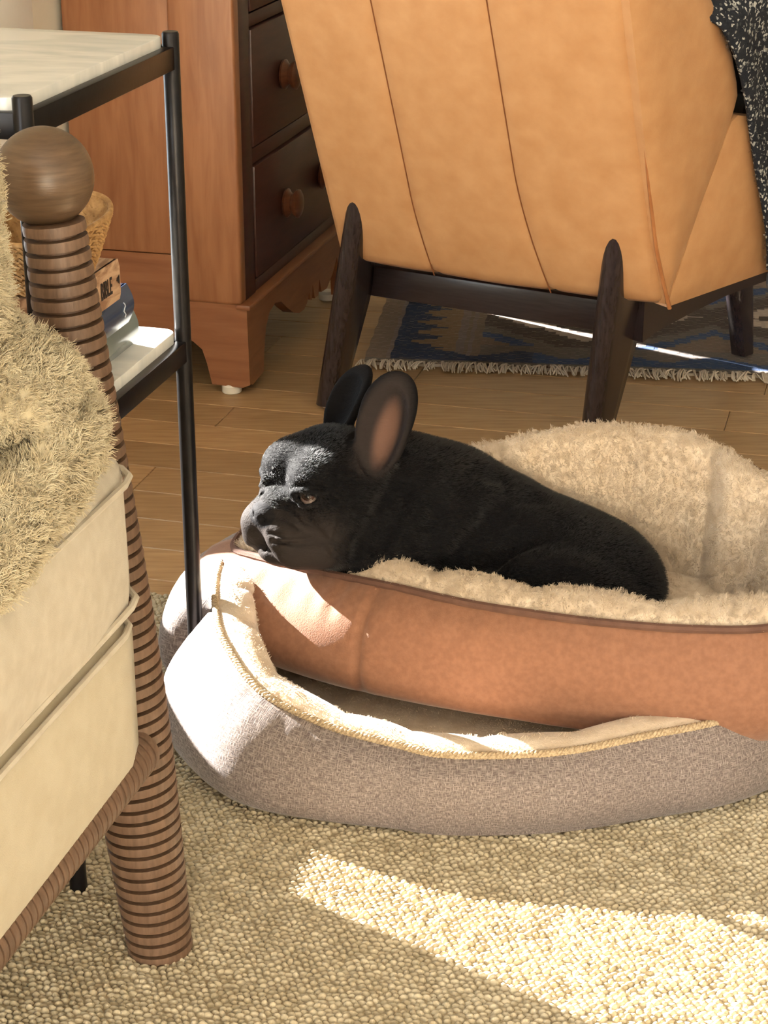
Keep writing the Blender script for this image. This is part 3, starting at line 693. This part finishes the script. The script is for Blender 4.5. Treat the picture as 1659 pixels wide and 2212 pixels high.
mk('ball_finial', [bc + v_.co for v_ in bm.verts], [[q.index for q in f.verts] for f in bm.faces], M['oakball'], arm); bm.free()
r0 = np.array([-0.2195, 1.512, 0.2335]); r1 = r0 + RD * 0.62
ribbed(tuple(r0), tuple(r1), lambda f: 0.0215, 0.0098, 0.0021, 0.004, 'ribbed_rail', 28)
# second front leg of the same chair, out of the picture
p2 = r1 + RD * 0.03
ribbed((p2[0], p2[1], 0.004), (p2[0] - 0.05, p2[1], 0.70), rpost, 0.0128, 0.0026, 0.0042, 'ribbed_post', 24)
def ublock(c, half, r, bulge, m, name, wob=0.0, seed=0, cuts=16):
    W, F = softbox(half, r, cuts, bulge, wob, seed); return mk(name, place(W, c, RN, RD, (0, 0, 1)), F, m, arm, sharp=None)
# deck (lower upholstery) and seat cushion ; local axes: outwards, along rail, up
cdeck = np.array([-0.207, 1.497, 0.306]) + RD * 0.31 - RN * 0.30
dk = ublock(cdeck, (0.30, 0.31, 0.076), 0.022, (0.006, 0.004, 0.0), M['canvas'], 'seat_deck')
ccu = np.array([-0.204, 1.500, 0.452]) + RD * 0.31 - RN * 0.30
cu2 = ublock(ccu, (0.298, 0.312, 0.078), 0.03, (0.016, 0.010, 0.02), M['linen'], 'seat_cushion', 0.0025, 5)
def cord(c, half, z, name, off=0.0, r=0.0032, par=None):
    P = []
    for a, b in ((1, -1), (1, 1), (-1, 1), (-1, -1)):
        for k in range(6):
            rr = 0.036; an0 = {(1, -1): -90, (1, 1): 0, (-1, 1): 90, (-1, -1): 180}[(a, b)]; an = math.radians(an0 + 90 * k / 5)
            P.append(c + RN * (a * (half[0] - rr) + rr * math.cos(an) + off) + RD * (b * (half[1] - rr) + rr * math.sin(an)) + np.array([0, 0, z]))
    g = G(); g.add(*tube(resample(np.array(P), 120), r, 7, True)); g.mk(name, M['linen'], par)
cord(ccu, (0.2995, 0.313), 0.056, 'piping', 0.004, par=cu2); cord(ccu, (0.2995, 0.313), -0.054, 'piping', 0.004, par=cu2); cord(cdeck, (0.3, 0.31), 0.068, 'piping', 0.001, par=dk)
ublock(np.array([-0.207, 1.497, 0.52]) + RD * 0.31 - RN * 0.62, (0.05, 0.31, 0.30), 0.04, (0.02, 0, 0), M['linen'], 'backrest', 0, 1, 8)

# ------------------------------------------------------------------ signed-distance modelling helpers
class SDF:
    def __init__(s, lo, hi, h):
        s.lo = np.array(lo, float); s.h = h; s.n = np.ceil((np.array(hi) - s.lo) / h).astype(int) + 1; s.f = np.full(s.n, 0.05, np.float32)
    def sub(s, lo, hi):
        a = np.clip(np.floor((np.array(lo) - s.lo) / s.h).astype(int), 0, s.n); b = np.clip(np.ceil((np.array(hi) - s.lo) / s.h).astype(int) + 1, 0, s.n)
        sl = tuple(slice(i, j) for i, j in zip(a, b)); ax = [s.lo[k] + s.h * np.arange(a[k], b[k]) for k in range(3)]
        return sl, np.stack(np.meshgrid(*ax, indexing='ij'), -1)
    def comb(s, sl, d, k, op):
        f = s.f[sl]
        if op == 'u': m = np.maximum(k - np.abs(f - d), 0) / k; s.f[sl] = np.minimum(f, d) - m * m * k / 4
        else: d = -d; m = np.maximum(k - np.abs(f - d), 0) / k; s.f[sl] = np.maximum(f, d) + m * m * k / 4
    def ell(s, c, r, R=None, k=0.02, op='u', warp=None):
        c = np.array(c, float); r = np.array(r, float); m = max(r) + 2 * k + 0.005; sl, P = s.sub(c - m, c + m)
        if P.size == 0: return
        Q = P - c
        if R is not None: Q = Q @ np.array(R).T
        if warp: Q = warp(Q)
        k0 = np.linalg.norm(Q / r, axis=-1); k1 = np.linalg.norm(Q / r ** 2, axis=-1) + 1e-9
        s.comb(sl, (k0 * (k0 - 1) / k1).astype(np.float32), k, op)
    def cap(s, pts, rad, k=0.02, op='u'):
        pts = [np.array(p, float) for p in pts]; rad = rad if isinstance(rad, (list, tuple)) else [rad] * len(pts)
        best = None; lo = np.min(pts, 0) - max(rad) - 2 * k - .004; hi = np.max(pts, 0) + max(rad) + 2 * k + .004; sl, P = s.sub(lo, hi)
        if P.size == 0: return
        for a, b, ra, rb in zip(pts[:-1], pts[1:], rad[:-1], rad[1:]):
            d = b - a; t = np.clip(((P - a) @ d) / (d @ d + 1e-12), 0, 1); q = np.linalg.norm(P - a - t[..., None] * d, axis=-1) - (ra + (rb - ra) * t)
            best = q if best is None else np.minimum(best, q)
        s.comb(sl, best.astype(np.float32), k, op)
    def mesh(s, smooth=1):
        f = s.f; S = f < 0; nx, ny, nz = f.shape; c = np.zeros((nx - 1, ny - 1, nz - 1), np.uint8)
        for i in (0, 1):
            for j in (0, 1):
                for k in (0, 1): c += S[i:nx - 1 + i, j:ny - 1 + j, k:nz - 1 + k]
        act = (c > 0) & (c < 8); I = np.argwhere(act); idx = np.full(c.shape, -1, np.int64); idx[act] = np.arange(len(I))
        acc = np.zeros((len(I), 3)); cnt = np.zeros(len(I)); cr = [(i, j, k) for i in (0, 1) for j in (0, 1) for k in (0, 1)]
        for a in cr:
            for ax in range(3):
                if a[ax]: continue
                b = list(a); b[ax] = 1; A = I + np.array(a); B = I + np.array(b); fa = f[A[:, 0], A[:, 1], A[:, 2]]; fb = f[B[:, 0], B[:, 1], B[:, 2]]; m = (fa < 0) != (fb < 0)
                t = fa[m] / (fa[m] - fb[m]); p = np.tile(np.array(a, float), (m.sum(), 1)); p[:, ax] += t; acc[m] += p; cnt[m] += 1
        V_ = s.lo + s.h * (I + acc / cnt[:, None]); quads = []
        for ax in range(3):
            o1, o2 = [(1, 2), (2, 0), (0, 1)][ax]; sa = [slice(None)] * 3; sb = [slice(None)] * 3
            sa[ax] = slice(0, -1); sb[ax] = slice(1, None)
            for q in (o1, o2): sa[q] = slice(1, -1); sb[q] = slice(1, -1)
            a_, b_ = S[tuple(sa)], S[tuple(sb)]; m = a_ != b_; E = np.argwhere(m)
            for q in (o1, o2): E[:, q] += 1
            fl = a_[m]; d1 = np.zeros(3, int); d1[o1] = 1; d2 = np.zeros(3, int); d2[o2] = 1
            q = [E - d1 - d2, E - d2, E, E - d1]; q = np.stack([idx[x[:, 0], x[:, 1], x[:, 2]] for x in q], 1); q[~fl] = q[~fl][:, ::-1]; quads.append(q)
        F = np.concatenate(quads); F = F[(F >= 0).all(1)]
        for _ in range(smooth):
            a = np.zeros_like(V_); n = np.zeros(len(V_))
            for i in range(4):
                np.add.at(a, F[:, i], V_[F[:, (i + 1) % 4]]); np.add.at(n, F[:, i], 1); np.add.at(a, F[:, i], V_[F[:, i - 1]]); np.add.at(n, F[:, i], 1)
            V_ = V_ * 0.5 + 0.5 * a / n[:, None]
        return V_, F

# fleece throw lying over seat and arm of the armchair
def throw():
    s = SDF((-0.47, 1.10, 0.50), (-0.18, 1.56, 0.92), 0.006)
    for c, r in (((-0.329, 1.345, 0.775), (0.050, 0.10, 0.11)), ((-0.332, 1.345, 0.67), (0.055, 0.10, 0.09)), ((-0.287, 1.375, 0.615), (0.055, 0.085, 0.045)), ((-0.262, 1.385, 0.580), (0.045, 0.078, 0.045)),
                 ((-0.275, 1.33, 0.565), (0.048, 0.10, 0.04)), ((-0.315, 1.26, 0.56), (0.05, 0.10, 0.045)), ((-0.35, 1.20, 0.62), (0.05, 0.09, 0.1)), ((-0.39, 1.3, 0.60), (0.07, 0.16, 0.09)), ((-0.300, 1.24, 0.545), (0.045, 0.09, 0.03))):
        s.ell(c, r, k=0.03)
    for a in (([(-0.235, 1.38, 0.605), (-0.27, 1.30, 0.60), (-0.31, 1.20, 0.61)], 0.011), ([(-0.235, 1.36, 0.562), (-0.255, 1.29, 0.568), (-0.29, 1.20, 0.575)], 0.009)): s.cap(a[0], a[1], 0.02, 'c')
    V_, F = s.mesh(2); keep = None
    o = mk('fleece_throw', V_, F, M['throw'], None, sharp=None, origin=(-0.28, 1.33, 0.53)); tag(o, 'shaggy olive beige fleece throw heaped on armchair seat', 'throw')
    fur(o, 7000, 0.0095, 14, 4, 0.0009, 0.003, 0.6, 0.004)
throw()

# ------------------------------------------------------------------ dog beds
def spine_pt(P, cx, cy, hl):
    q = np.array(P, float).copy(); q[:, 0] = np.clip(q[:, 0], cx - hl, cx + hl); q[:, 1] = cy; return q
def outward(C, ctr):
    T = np.roll(C, -1, 0) - np.roll(C, 1, 0); N_ = np.stack([T[:, 1], -T[:, 0], np.zeros(len(C))], 1); N_ /= np.linalg.norm(N_, axis=1, keepdims=True)
    s = np.sign(np.sum(N_ * (C - ctr), 1)); return N_ * s[:, None]
def loft(rings, closed_last=None):
    n = len(rings[0]); V_ = np.concatenate(rings); F = []
    for j in range(len(rings) - 1):
        for k in range(n): F.append([j * n + k, j * n + (k + 1) % n, (j + 1) * n + (k + 1) % n, (j + 1) * n + k])
    return V_, F
def arclen(C): return np.concatenate([[0], np.cumsum(np.linalg.norm(np.diff(C, axis=0), axis=1))])
def outer_wall(C, N_, base, bul, name, m, parent, ripple=0.0, seamk=None, tuck=0.02):
    prof = [(-tuck, 0.0), (0.10, 0.0), (0.55, 0.05), (0.86, 0.18), (1.0, 0.36), (0.98, 0.52), (0.84, 0.70), (0.58, 0.86), (0.26, 0.96), (0.04, 1.0)]
    pr = catmull(np.array(prof), 30, False); rings = []; s = arclen(C); ph = np.cumsum(np.zeros(len(C)))
    for (a, h) in pr:
        off = a * bul if a > 0 else np.full(len(C), a)
        rp = ripple * math.exp(-((h - 0.92) / 0.12) ** 2) * (np.sin(s * 210 + 2 * np.sin(s * 31)) + 0.6 * np.sin(s * 133))
        rp = rp + 0.0035 * np.sin(s * 9 + h * 5) * (h > 0.05) * min(1, (1 - h) * 6)
        if seamk is not None: rp = rp - 0.006 * np.exp(-((s - seamk) / 0.004) ** 2) * (0.05 < h < 0.98)
        z = base + (C[:, 2] - base) * h; R_ = C + N_ * (off + rp)[:, None]; R_[:, 2] = z; rings.append(R_)
    V_, F = loft(rings); n = len(C); vl = np.concatenate([[0], np.cumsum(np.linalg.norm(np.diff(np.array([r[0] for r in rings]), axis=0), axis=1))])
    uv = [(s[k], vl[j]) for j in range(len(rings)) for k in range(n)]
    return mk(name, V_, F, m, parent, sharp=None, uvs=uv)
def lining(C, cx, cy, hl, floor_z, width, name, m, parent, crest=0.010, puffs=0.012, period=0.11):
    S = spine_pt(C, cx, cy, hl); D = S - C; D[:, 2] = 0; L_ = np.linalg.norm(D, axis=1); D = D / L_[:, None]; s = arclen(C); rings = []
    pf = np.abs(np.sin(math.pi * (s + 0.015 * np.sin(s * 17)) / period)) ** 0.55
    prof = [(0.0, 0.0, 0), (0.06, 0.45, .2), (0.2, 0.95, .5), (0.38, 1.0, .8), (0.58, 0.5, 1), (0.76, -0.18, 1), (0.9, -0.5, 1), (1.0, -0.8, .9), (1.06, -1.0, .5)]
    for (a, h, w) in catmull(np.array(prof), 32, False):
        z = C[:, 2] + crest * h if h >= 0 else C[:, 2] + (floor_z - C[:, 2]) * (-h)
        dd = np.minimum(a * width + puffs * w * pf * 0.6, L_ * 0.92); R_ = C + D * dd[:, None]; R_[:, 2] = z + puffs * 0.35 * w * pf * (h > -0.3); rings.append(R_)
    last = rings[-1]
    for t in (0.15, 0.4, 0.7, 0.95):
        R_ = last + (S - last) * t; R_[:, 2] = floor_z + 0.012 * t + 0.004 * np.sin(s * 13 + t * 6); rings.append(R_)
    V_, F = loft(rings); n = len(C); c = len(V_); V_ = np.vstack([V_, [[cx, cy, floor_z + 0.012]]]); b = (len(rings) - 1) * n
    return mk(name, V_, F, m, parent, sharp=None)
# lower bed
LR = [(-0.190, 1.985, 0.168), (-0.186, 1.945, 0.16), (-0.173, 1.891, 0.15), (-0.131, 1.818, 0.13), (-0.062, 1.780, 0.11), (0.010, 1.757, 0.10), (0.067, 1.743, 0.095), (0.176, 1.748, 0.095), (0.275, 1.775, 0.10), (0.365, 1.805, 0.105),
      (0.435, 1.865, 0.115), (0.475, 1.96, 0.125), (0.47, 2.07, 0.135), (0.42, 2.16, 0.145), (0.30, 2.235, 0.15), (0.15, 2.265, 0.15), (0.0, 2.26, 0.155), (-0.09, 2.235, 0.16), (-0.145, 2.18, 0.165), (-0.178, 2.11, 0.17), (-0.19, 2.045, 0.17)]
bedL = thing('dog_bed', 'taupe linen oval dog bed with braided cord, underneath brown suede bed', 'dog bed', (0.14, 2.0, 0.004), 0)
C = resample(catmull(np.array(LR), 420), 300); ctr = np.array([0.14, 2.0, 0]); NO = outward(C, ctr)
wl = np.clip((0.02 - C[:, 0]) / 0.2, 0, 1); bul = 0.026 + 0.042 * wl + 0.02 * np.clip((C[:, 1] - 2.0) / 0.2, 0, 1)
bul = bul * (1 - 0.96 * np.exp(-((C[:, 1] - 1.977) / 0.024) ** 2) * (C[:, 0] < -0.1))   # dented by the table leg
outer_wall(C, NO, 0.005, bul, 'outer_bolster', M['weave'], bedL, 0.0006)
cordp = C + NO * 0.001 + np.array([0, 0, 0.001])
for ph in (0, 1):
    s = arclen(C); a = s * 520 + ph * math.pi; T = np.roll(C, -1, 0) - np.roll(C, 1, 0); T /= np.linalg.norm(T, axis=1, keepdims=True)
Cf = resample(catmull(np.array(LR), 1400), 1100); Nf = outward(Cf, ctr); sf = arclen(Cf)
for ph in range(3):
    a = sf * 480 + ph * 2 * math.pi / 3
    P = Cf + Nf * (0.0022 * np.cos(a))[:, None] + np.array([0, 0, 1.0]) * (0.0022 * np.sin(a) + 0.002)[:, None]
    g = G(); g.add(*tube(P, 0.0024, 6, True)); g.mk('cord_strand', M['rope'], bedL)
lin = lining(C, 0.14, 2.0, 0.16, 0.030, 0.055, 'fleece_lining', M['fleece'], bedL, 0.006, 0.008, 0.09)
fur(lin, 3200, 0.0022, 8, 6, 0.0005, 0.001, 0.4, 0.001)
# upper bed
UR = [(-0.172, 2.072, 0.182), (-0.144, 2.040, 0.186), (-0.100, 2.005, 0.19), (-0.046, 1.967, 0.195), (0.010, 1.930, 0.20), (0.085, 1.890, 0.20), (0.158, 1.862, 0.20), (0.229, 1.841, 0.20), (0.315, 1.826, 0.20), (0.398, 1.818, 0.205),
      (0.465, 1.85, 0.21), (0.505, 1.92, 0.22), (0.508, 2.01, 0.235), (0.480, 2.075, 0.248), (0.440, 2.120, 0.257), (0.404, 2.166, 0.266), (0.347, 2.199, 0.275), (0.263, 2.205, 0.28), (0.195, 2.194, 0.275), (0.120, 2.185, 0.262),
      (0.03, 2.185, 0.245), (-0.06, 2.175, 0.225), (-0.13, 2.145, 0.20), (-0.165, 2.11, 0.186)]
bedU = thing('dog_bed', 'brown suede oval dog bed with cream fleece lining and black dog inside', 'dog bed', (0.18, 2.03, 0.07), 0)
C = resample(catmull(np.array(UR), 480), 320); ctr = np.array([0.16, 2.02, 0]); NO = outward(C, ctr); s = arclen(C)
wl = np.clip((0.0 - C[:, 0]) / 0.15, 0, 1); wl = np.clip((0.16 - C[:, 0]) / 0.22, 0, 1) * (C[:, 1] < 2.1); bul = 0.026 + 0.034 * wl * wl * (3 - 2 * wl) - 0.008 * np.clip((C[:, 1] - 2.08) / 0.08, 0, 1)
kk = int(np.argmin(np.abs(C[:, 0] - (-0.002)) + 10 * (C[:, 1] > 2.0)))
outer_wall(C, NO, 0.072, bul, 'suede_bolster', M['suede'], bedU, 0.0016, s[kk], 0.03)
g = G(); g.add(*tube(C + NO * 0.002 + np.array([0, 0, 0.001]), 0.0048, 8, True)); g.mk('piping', M['suedepipe'], bedU)
lin = lining(C, 0.18, 2.03, 0.17, 0.098, 0.062, 'fleece_lining', M['fleece'], bedU, 0.012, 0.024, 0.135)
fur(lin, 9000, 0.0044, 12, 8, 0.0005, 0.0016, 0.6, 0.002)
W, F = softbox((0.24, 0.115, 0.016), 0.014, 10, (0, 0, 0.012), 0.002, 2)
pad = mk('fleece_pad', place(W, (0.19, 2.03, 0.112), (1, 0, 0), (0, 1, 0), (0, 0, 1)), F, M['fleece'], bedU, sharp=None)
# round the pad into the oval
co = np.zeros(len(pad.data.vertices) * 3); pad.data.vertices.foreach_get('co', co); co = co.reshape(-1, 3); cc = co - np.array([0.01, 0, 0])
xx, yy = cc[:, 0] / 0.24, cc[:, 1] / 0.115; xx, yy = np.clip(xx, -1, 1), np.clip(yy, -1, 1)
co[:, 0] = 0.01 + 0.255 * xx * np.sqrt(1 - yy ** 2 / 2); co[:, 1] = 0.135 * yy * np.sqrt(1 - xx ** 2 / 2); pad.data.vertices.foreach_set('co', co.ravel())
fur(pad, 3000, 0.003, 10, 9, 0.0005, 0.0012, 0.4, 0.0015)

# ------------------------------------------------------------------ the dog : one continuous body
HC = np.array([-0.063, 2.020, 0.284]); HF = np.array([-0.76, -0.62, 0.09]); HF /= np.linalg.norm(HF)
HL = np.array([0.63, -0.77, 0.0]); HL /= np.linalg.norm(HL); HU = np.cross(HF, HL); HL = np.cross(HU, HF)
HR = np.stack([HF, HL, HU])             # rows: forward, near side, up
def hp(f, l, u): return HC + HF * f + HL * l + HU * u
def dog_sdf(h):
    s = SDF((-0.20, 1.86, 0.10), (0.36, 2.20, 0.45), h)
    # trunk
    s.ell((0.040, 2.062, 0.212), (0.092, 0.085, 0.094), k=0.03)
    s.ell((0.095, 2.080, 0.200), (0.095, 0.080, 0.084), k=0.03)
    s.ell((0.150, 2.075, 0.170), (0.095, 0.085, 0.082), k=0.03)
    s.ell((0.215, 2.060, 0.160), (0.085, 0.085, 0.072), k=0.03)
    s.ell((0.262, 2.055, 0.142), (0.064, 0.075, 0.062), k=0.025)
    # near thigh and folded hind leg
    s.ell((0.200, 1.988, 0.150), (0.100, 0.048, 0.064), np.array([[0.95, 0, -0.3], [0, 1, 0], [0.3, 0, 0.95]]), k=0.012)
    s.ell((0.110, 1.975, 0.140), (0.055, 0.035, 0.040), k=0.012)
    s.cap([(0.12, 1.965, 0.125), (0.22, 1.96, 0.12)], [0.024, 0.02], k=0.012)
    # near shoulder, elbow, fore leg
    s.ell((0.030, 2.005, 0.190), (0.060, 0.040, 0.066), k=0.018)
    s.cap([(0.055, 1.985, 0.145), (-0.03, 1.975, 0.135), (-0.07, 1.985, 0.14)], [0.028, 0.022, 0.02], k=0.015)
    # neck with loose skin
    s.cap([HC + np.array([0.01, 0.01, -0.01]), (0.02, 2.055, 0.255), (0.06, 2.07, 0.23)], [0.060, 0.074, 0.080], k=0.025)
    s.ell((-0.015, 2.005, 0.205), (0.05, 0.045, 0.05), k=0.025)
    # head
    def E(c, r, k=0.015, op='u'): s.ell(hp(*c), r, HR, k, op)
    E((-0.005, 0, 0.010), (0.062, 0.064, 0.056), 0.02)
    for q in (1, -1):
        E((0.038, 0.026 * q, 0.022), (0.030, 0.028, 0.027), 0.02)
        E((0.012, 0.044 * q, -0.026), (0.046, 0.030, 0.040), 0.02)
        E((0.030, 0.040 * q, -0.052), (0.040, 0.026, 0.028), 0.015)
        E((0.064, 0.023 * q, -0.040), (0.032, 0.027, 0.026), 0.012)
        E((0.056, 0.031 * q, -0.057), (0.032, 0.022, 0.022), 0.008)
        E((0.058, 0.017 * q, -0.008), (0.020, 0.016, 0.012), 0.010)
    E((0.062, 0, -0.026), (0.030, 0.036, 0.024), 0.012)
    E((0.058, 0, -0.068), (0.028, 0.030, 0.015), 0.008)
    E((0.068, 0, -0.006), (0.018, 0.020, 0.010), 0.008)
    E((0.086, 0, -0.021), (0.012, 0.019, 0.013), 0.004)
    s.cap([hp(0.075, 0, -0.068), hp(0.098, 0, -0.050), hp(0.098, 0, -0.034)], 0.0022, 0.004, 'c')
    for q in (1, -1):
        s.ell(hp(0.0975, 0.009 * q, -0.022), (0.006, 0.0045, 0.0042), HR, 0.002, 'c')
        s.cap([hp(0.098, 0.011 * q, -0.022), hp(0.090, 0.020 * q, -0.019)], 0.0018, 0.002, 'c')
        # eye sockets
        s.ell(hp(0.056, 0.040 * q, 0.006), (0.012, 0.012, 0.009), HR, 0.008, 'c')
        # mouth line under the flews
        s.cap([hp(0.088, 0.010 * q, -0.068), hp(0.080, 0.032 * q, -0.074), hp(0.058, 0.050 * q, -0.078), hp(0.030, 0.062 * q, -0.076)], 0.0025, 0.005, 'c')
    # brow furrow and nose-roll creases
    s.cap([hp(0.070, 0, 0.038), hp(0.069, 0, 0.018)], 0.0012, 0.014, 'c')
    s.cap([hp(0.070, -0.026, -0.012), hp(0.083, -0.012, 0.0035), hp(0.084, 0, 0.005), hp(0.083, 0.012, 0.0035), hp(0.070, 0.026, -0.012)], 0.0025, 0.006, 'c')
    return s
def ear(s, base, tip, nrm, w, h_, th, hollow=0.009):
    base, tip = np.array(base), np.array(tip); up = (tip - base); up = up / np.linalg.norm(up); n_ = np.array(nrm, float); n_ -= up * (n_ @ up); n_ /= np.linalg.norm(n_); x = np.cross(up, n_)
    c = base + (tip - base) * 0.5; R = np.stack([x, n_, up])
    def warp(Q):
        Q = Q.copy(); t = np.clip(Q[..., 2] / h_, -1.2, 1.2); Q[..., 0] = Q[..., 0] / (0.95 + 0.22 * np.abs(t) * (t > 0) - 0.16 * t * t * (t < 0)); Q[..., 1] = Q[..., 1] - 0.35 * Q[..., 0] ** 2 / w; return Q
    s.ell(c, (w, th, h_), R, 0.010, 'u', warp)
    s.ell(c + n_ * hollow - up * 0.006, (w * 0.80, th * 0.95, h_ * 0.84), R, 0.004, 'c', warp)
def dog_all(h, creases):
    s = dog_sdf(h)
    ear(s, (-0.012, 1.990, 0.305), (0.020, 2.012, 0.418), (-0.45, -0.88, 0.1), 0.034, 0.062, 0.014, 0.012)
    ear(s, (-0.058, 2.070, 0.318), (-0.022, 2.092, 0.392), (-0.80, -0.55, 0.1), 0.028, 0.052, 0.011, 0.009)
    for pts, r, k in creases: s.cap(pts, r, k, 'c')
    return s
CREASES = [([(-0.1016, 1.9568, 0.2906), (-0.0879, 1.9491, 0.2741), (-0.0702, 1.9395, 0.2596), (-0.0543, 1.9401, 0.2384)], 0.0034, 0.006),
           ([(-0.1126, 1.9488, 0.2775), (-0.0927, 1.94, 0.267), (-0.0702, 1.9375, 0.2528)], 0.0026, 0.005),
           ([(-0.1257, 1.9424, 0.2583), (-0.1051, 1.9321, 0.2585), (-0.0843, 1.938, 0.2581)], 0.0022, 0.004),
           ([(-0.1231, 1.9371, 0.2519), (-0.0953, 1.9326, 0.2494), (-0.0677, 1.937, 0.2497)], 0.0022, 0.004),
           ([(-0.045, 1.9457, 0.2745), (-0.0512, 1.9409, 0.2546), (-0.0544, 1.9411, 0.2324)], 0.0032, 0.006),
           ([(-0.0275, 1.956, 0.2783), (-0.0391, 1.9462, 0.255), (-0.0465, 1.9474, 0.2268)], 0.0034, 0.008),
           ([(-0.0955, 1.9549, 0.2881), (-0.083, 1.9556, 0.2834), (-0.0676, 1.9501, 0.2911)], 0.0014, 0.004),
           ([(-0.0974, 1.9589, 0.3038), (-0.0838, 1.9498, 0.313), (-0.0659, 1.95, 0.3075)], 0.0016, 0.006),
           ([(0.0105, 1.9918, 0.2993), (-0.0074, 1.9718, 0.2745), (-0.0251, 1.9563, 0.2479), (-0.0314, 1.9579, 0.2249)], 0.0048, 0.014),
           ([(0.0258, 1.9893, 0.2893), (0.0105, 1.9774, 0.261), (-0.0074, 1.9628, 0.2283)], 0.0048, 0.014),
           ([(0.0702, 1.972, 0.176), (0.0777, 1.9775, 0.2077), (0.0984, 1.989, 0.2308), (0.1277, 2.0095, 0.2446)], 0.0065, 0.022),
           ([(0.1249, 1.9871, 0.1994), (0.1565, 2.003, 0.2207), (0.1969, 2.0244, 0.2325)], 0.006, 0.02),
           ([(0.0802, 2.0091, 0.2868), (0.1046, 2.0374, 0.2922), (0.132, 2.0554, 0.2794)], 0.005, 0.02),
           ([(0.1196, 2.0089, 0.2533), (0.1445, 2.0374, 0.2612), (0.1749, 2.0558, 0.2536)], 0.005, 0.02),
           ([(0.0567, 1.9865, 0.2683), (0.0516, 1.9721, 0.2298), (0.0622, 1.9705, 0.191)], 0.005, 0.02)]
dog = None
def build_dog():
    s = dog_all(0.002, CREASES)
    for q in (1, -1):   # lids
        s.cap([hp(0.069, 0.026 * q, 0.010), hp(0.0645, 0.038 * q, 0.0148), hp(0.050, 0.050 * q, 0.0125)], 0.0036, 0.005)
        s.cap([hp(0.069, 0.026 * q, 0.006), hp(0.0635, 0.040 * q, -0.0035), hp(0.050, 0.050 * q, 0.004)], 0.0028, 0.005)
    V_, F = s.mesh(1)
    root = thing('dog', 'black french bulldog with brown tinged muzzle resting in brown suede bed', 'dog', (0.10, 2.05, 0.115), 0)
    o = mk('body', V_, F, M['coat'], root, sharp=None)
    L = (V_ - HC) @ HR.T; f, l, u = L[:, 0], L[:, 1], L[:, 2]; n = len(V_)
    def sm(x, a, b): t = np.clip((x - a) / (b - a), 0, 1); return t * t * (3 - 2 * t)
    C = np.tile(np.array([0.0060, 0.0056, 0.0062]), (n, 1))
    def mix(w, c): nonlocal C; C = C * (1 - w[:, None]) + np.array(c) * w[:, None]
    head = (np.abs(l) < 0.09) & (f > -0.02)
    mix(head * sm(f, 0.005, 0.05) * sm(-u, -0.01, 0.03) * 0.8, (0.030, 0.024, 0.022))      # brown-grey muzzle
    nose = ((f - 0.088) / 0.014) ** 2 + (l / 0.020) ** 2 + ((u + 0.021) / 0.014) ** 2 < 1.1
    mix(nose * 1.0, (0.012, 0.011, 0.012))
    # bare skin inside the near ear
    b, t = np.array((-0.012, 1.990, 0.305)), np.array((0.020, 2.012, 0.418)); up = (t - b) / np.linalg.norm(t - b); nn = np.array((-0.45, -0.88, 0.1)); nn = nn - up * (nn @ up); nn /= np.linalg.norm(nn); x = np.cross(up, nn); c = b + (t - b) * 0.5
    Q = np.stack([(V_ - c) @ x, (V_ - c) @ nn, (V_ - c) @ up], 1); ins = (Q[:, 1] > -0.012 + 0.35 * Q[:, 0] ** 2 / 0.034) & (np.abs(Q[:, 0]) < 0.033) & (np.abs(Q[:, 2]) < 0.068)
    e1 = (Q[:, 0] / 0.030) ** 2 + (Q[:, 2] / 0.060) ** 2
    mix(ins * (1 - sm(e1, 0.6, 1.3)) * 0.9, (0.032, 0.025, 0.024)); e2 = ((Q[:, 0] - 0.002) / 0.012) ** 2 + ((Q[:, 2] + 0.008) / 0.032) ** 2
    mix(ins * (1 - sm(e2, 0.0, 2.2)) * 0.9, (0.17, 0.095, 0.07))
    setcol(o, C)
    dark = 1 - np.clip((C.max(1) - 0.012) / 0.012, 0, 1); 
    for eb_, et_, er_ in (((-0.012, 1.990, 0.305), (0.020, 2.012, 0.418), 0.042), ((-0.058, 2.070, 0.318), (-0.022, 2.092, 0.392), 0.036)):
        eb_, et_ = np.array(eb_), np.array(et_); ax_ = et_ - eb_; tt = ((V_ - eb_) @ ax_) / (ax_ @ ax_); dd_ = np.linalg.norm(V_ - eb_ - tt[:, None] * ax_, axis=1); dark[(tt > 0.22) & (dd_ < er_)] = 0
    dark[nose] = 0; vg = o.vertex_groups.new(name='coat')
    for w_ in np.unique(np.round(dark, 1)):
        if w_ > 0: vg.add([int(i) for i in np.where(np.round(dark, 1) == w_)[0]], float(w_), 'REPLACE')
    o.data.materials.append(M['hair']); st = fur(o, 9000, 0.0028, 18, 11, 0.00024, 0.0, 0.1, 0.0006, slot=2)
    o.particle_systems[-1].vertex_group_density = 'coat'; st.normal_factor = 0.0009; st.object_align_factor = (0.0007, 0.0001, -0.0002)
    for q in (1, -1):
        ce_ = hp(0.0545, 0.0365 * q, 0.0055); gaze = (HF * 0.72 + HL * 0.66 * q + HU * 0.22); gaze /= np.linalg.norm(gaze)
        for (nm, c, r, m) in (('eyeball', ce_, 0.0102, M['eyewhite']), ('iris', ce_ + gaze * 0.0024 + HU * 0.0014, 0.0084, M['eye']), ('pupil', ce_ + gaze * 0.0066 + HU * 0.0014, 0.0046, M['pupil'])):
            bm = bmesh.new(); bmesh.ops.create_uvsphere(bm, u_segments=20, v_segments=14, radius=r); bm.verts.index_update()
            mk(nm, [Vector(c) + v_.co for v_ in bm.verts], [[x_.index for x_ in fc.verts] for fc in bm.faces], m, root); bm.free()
    return root
build_dog()
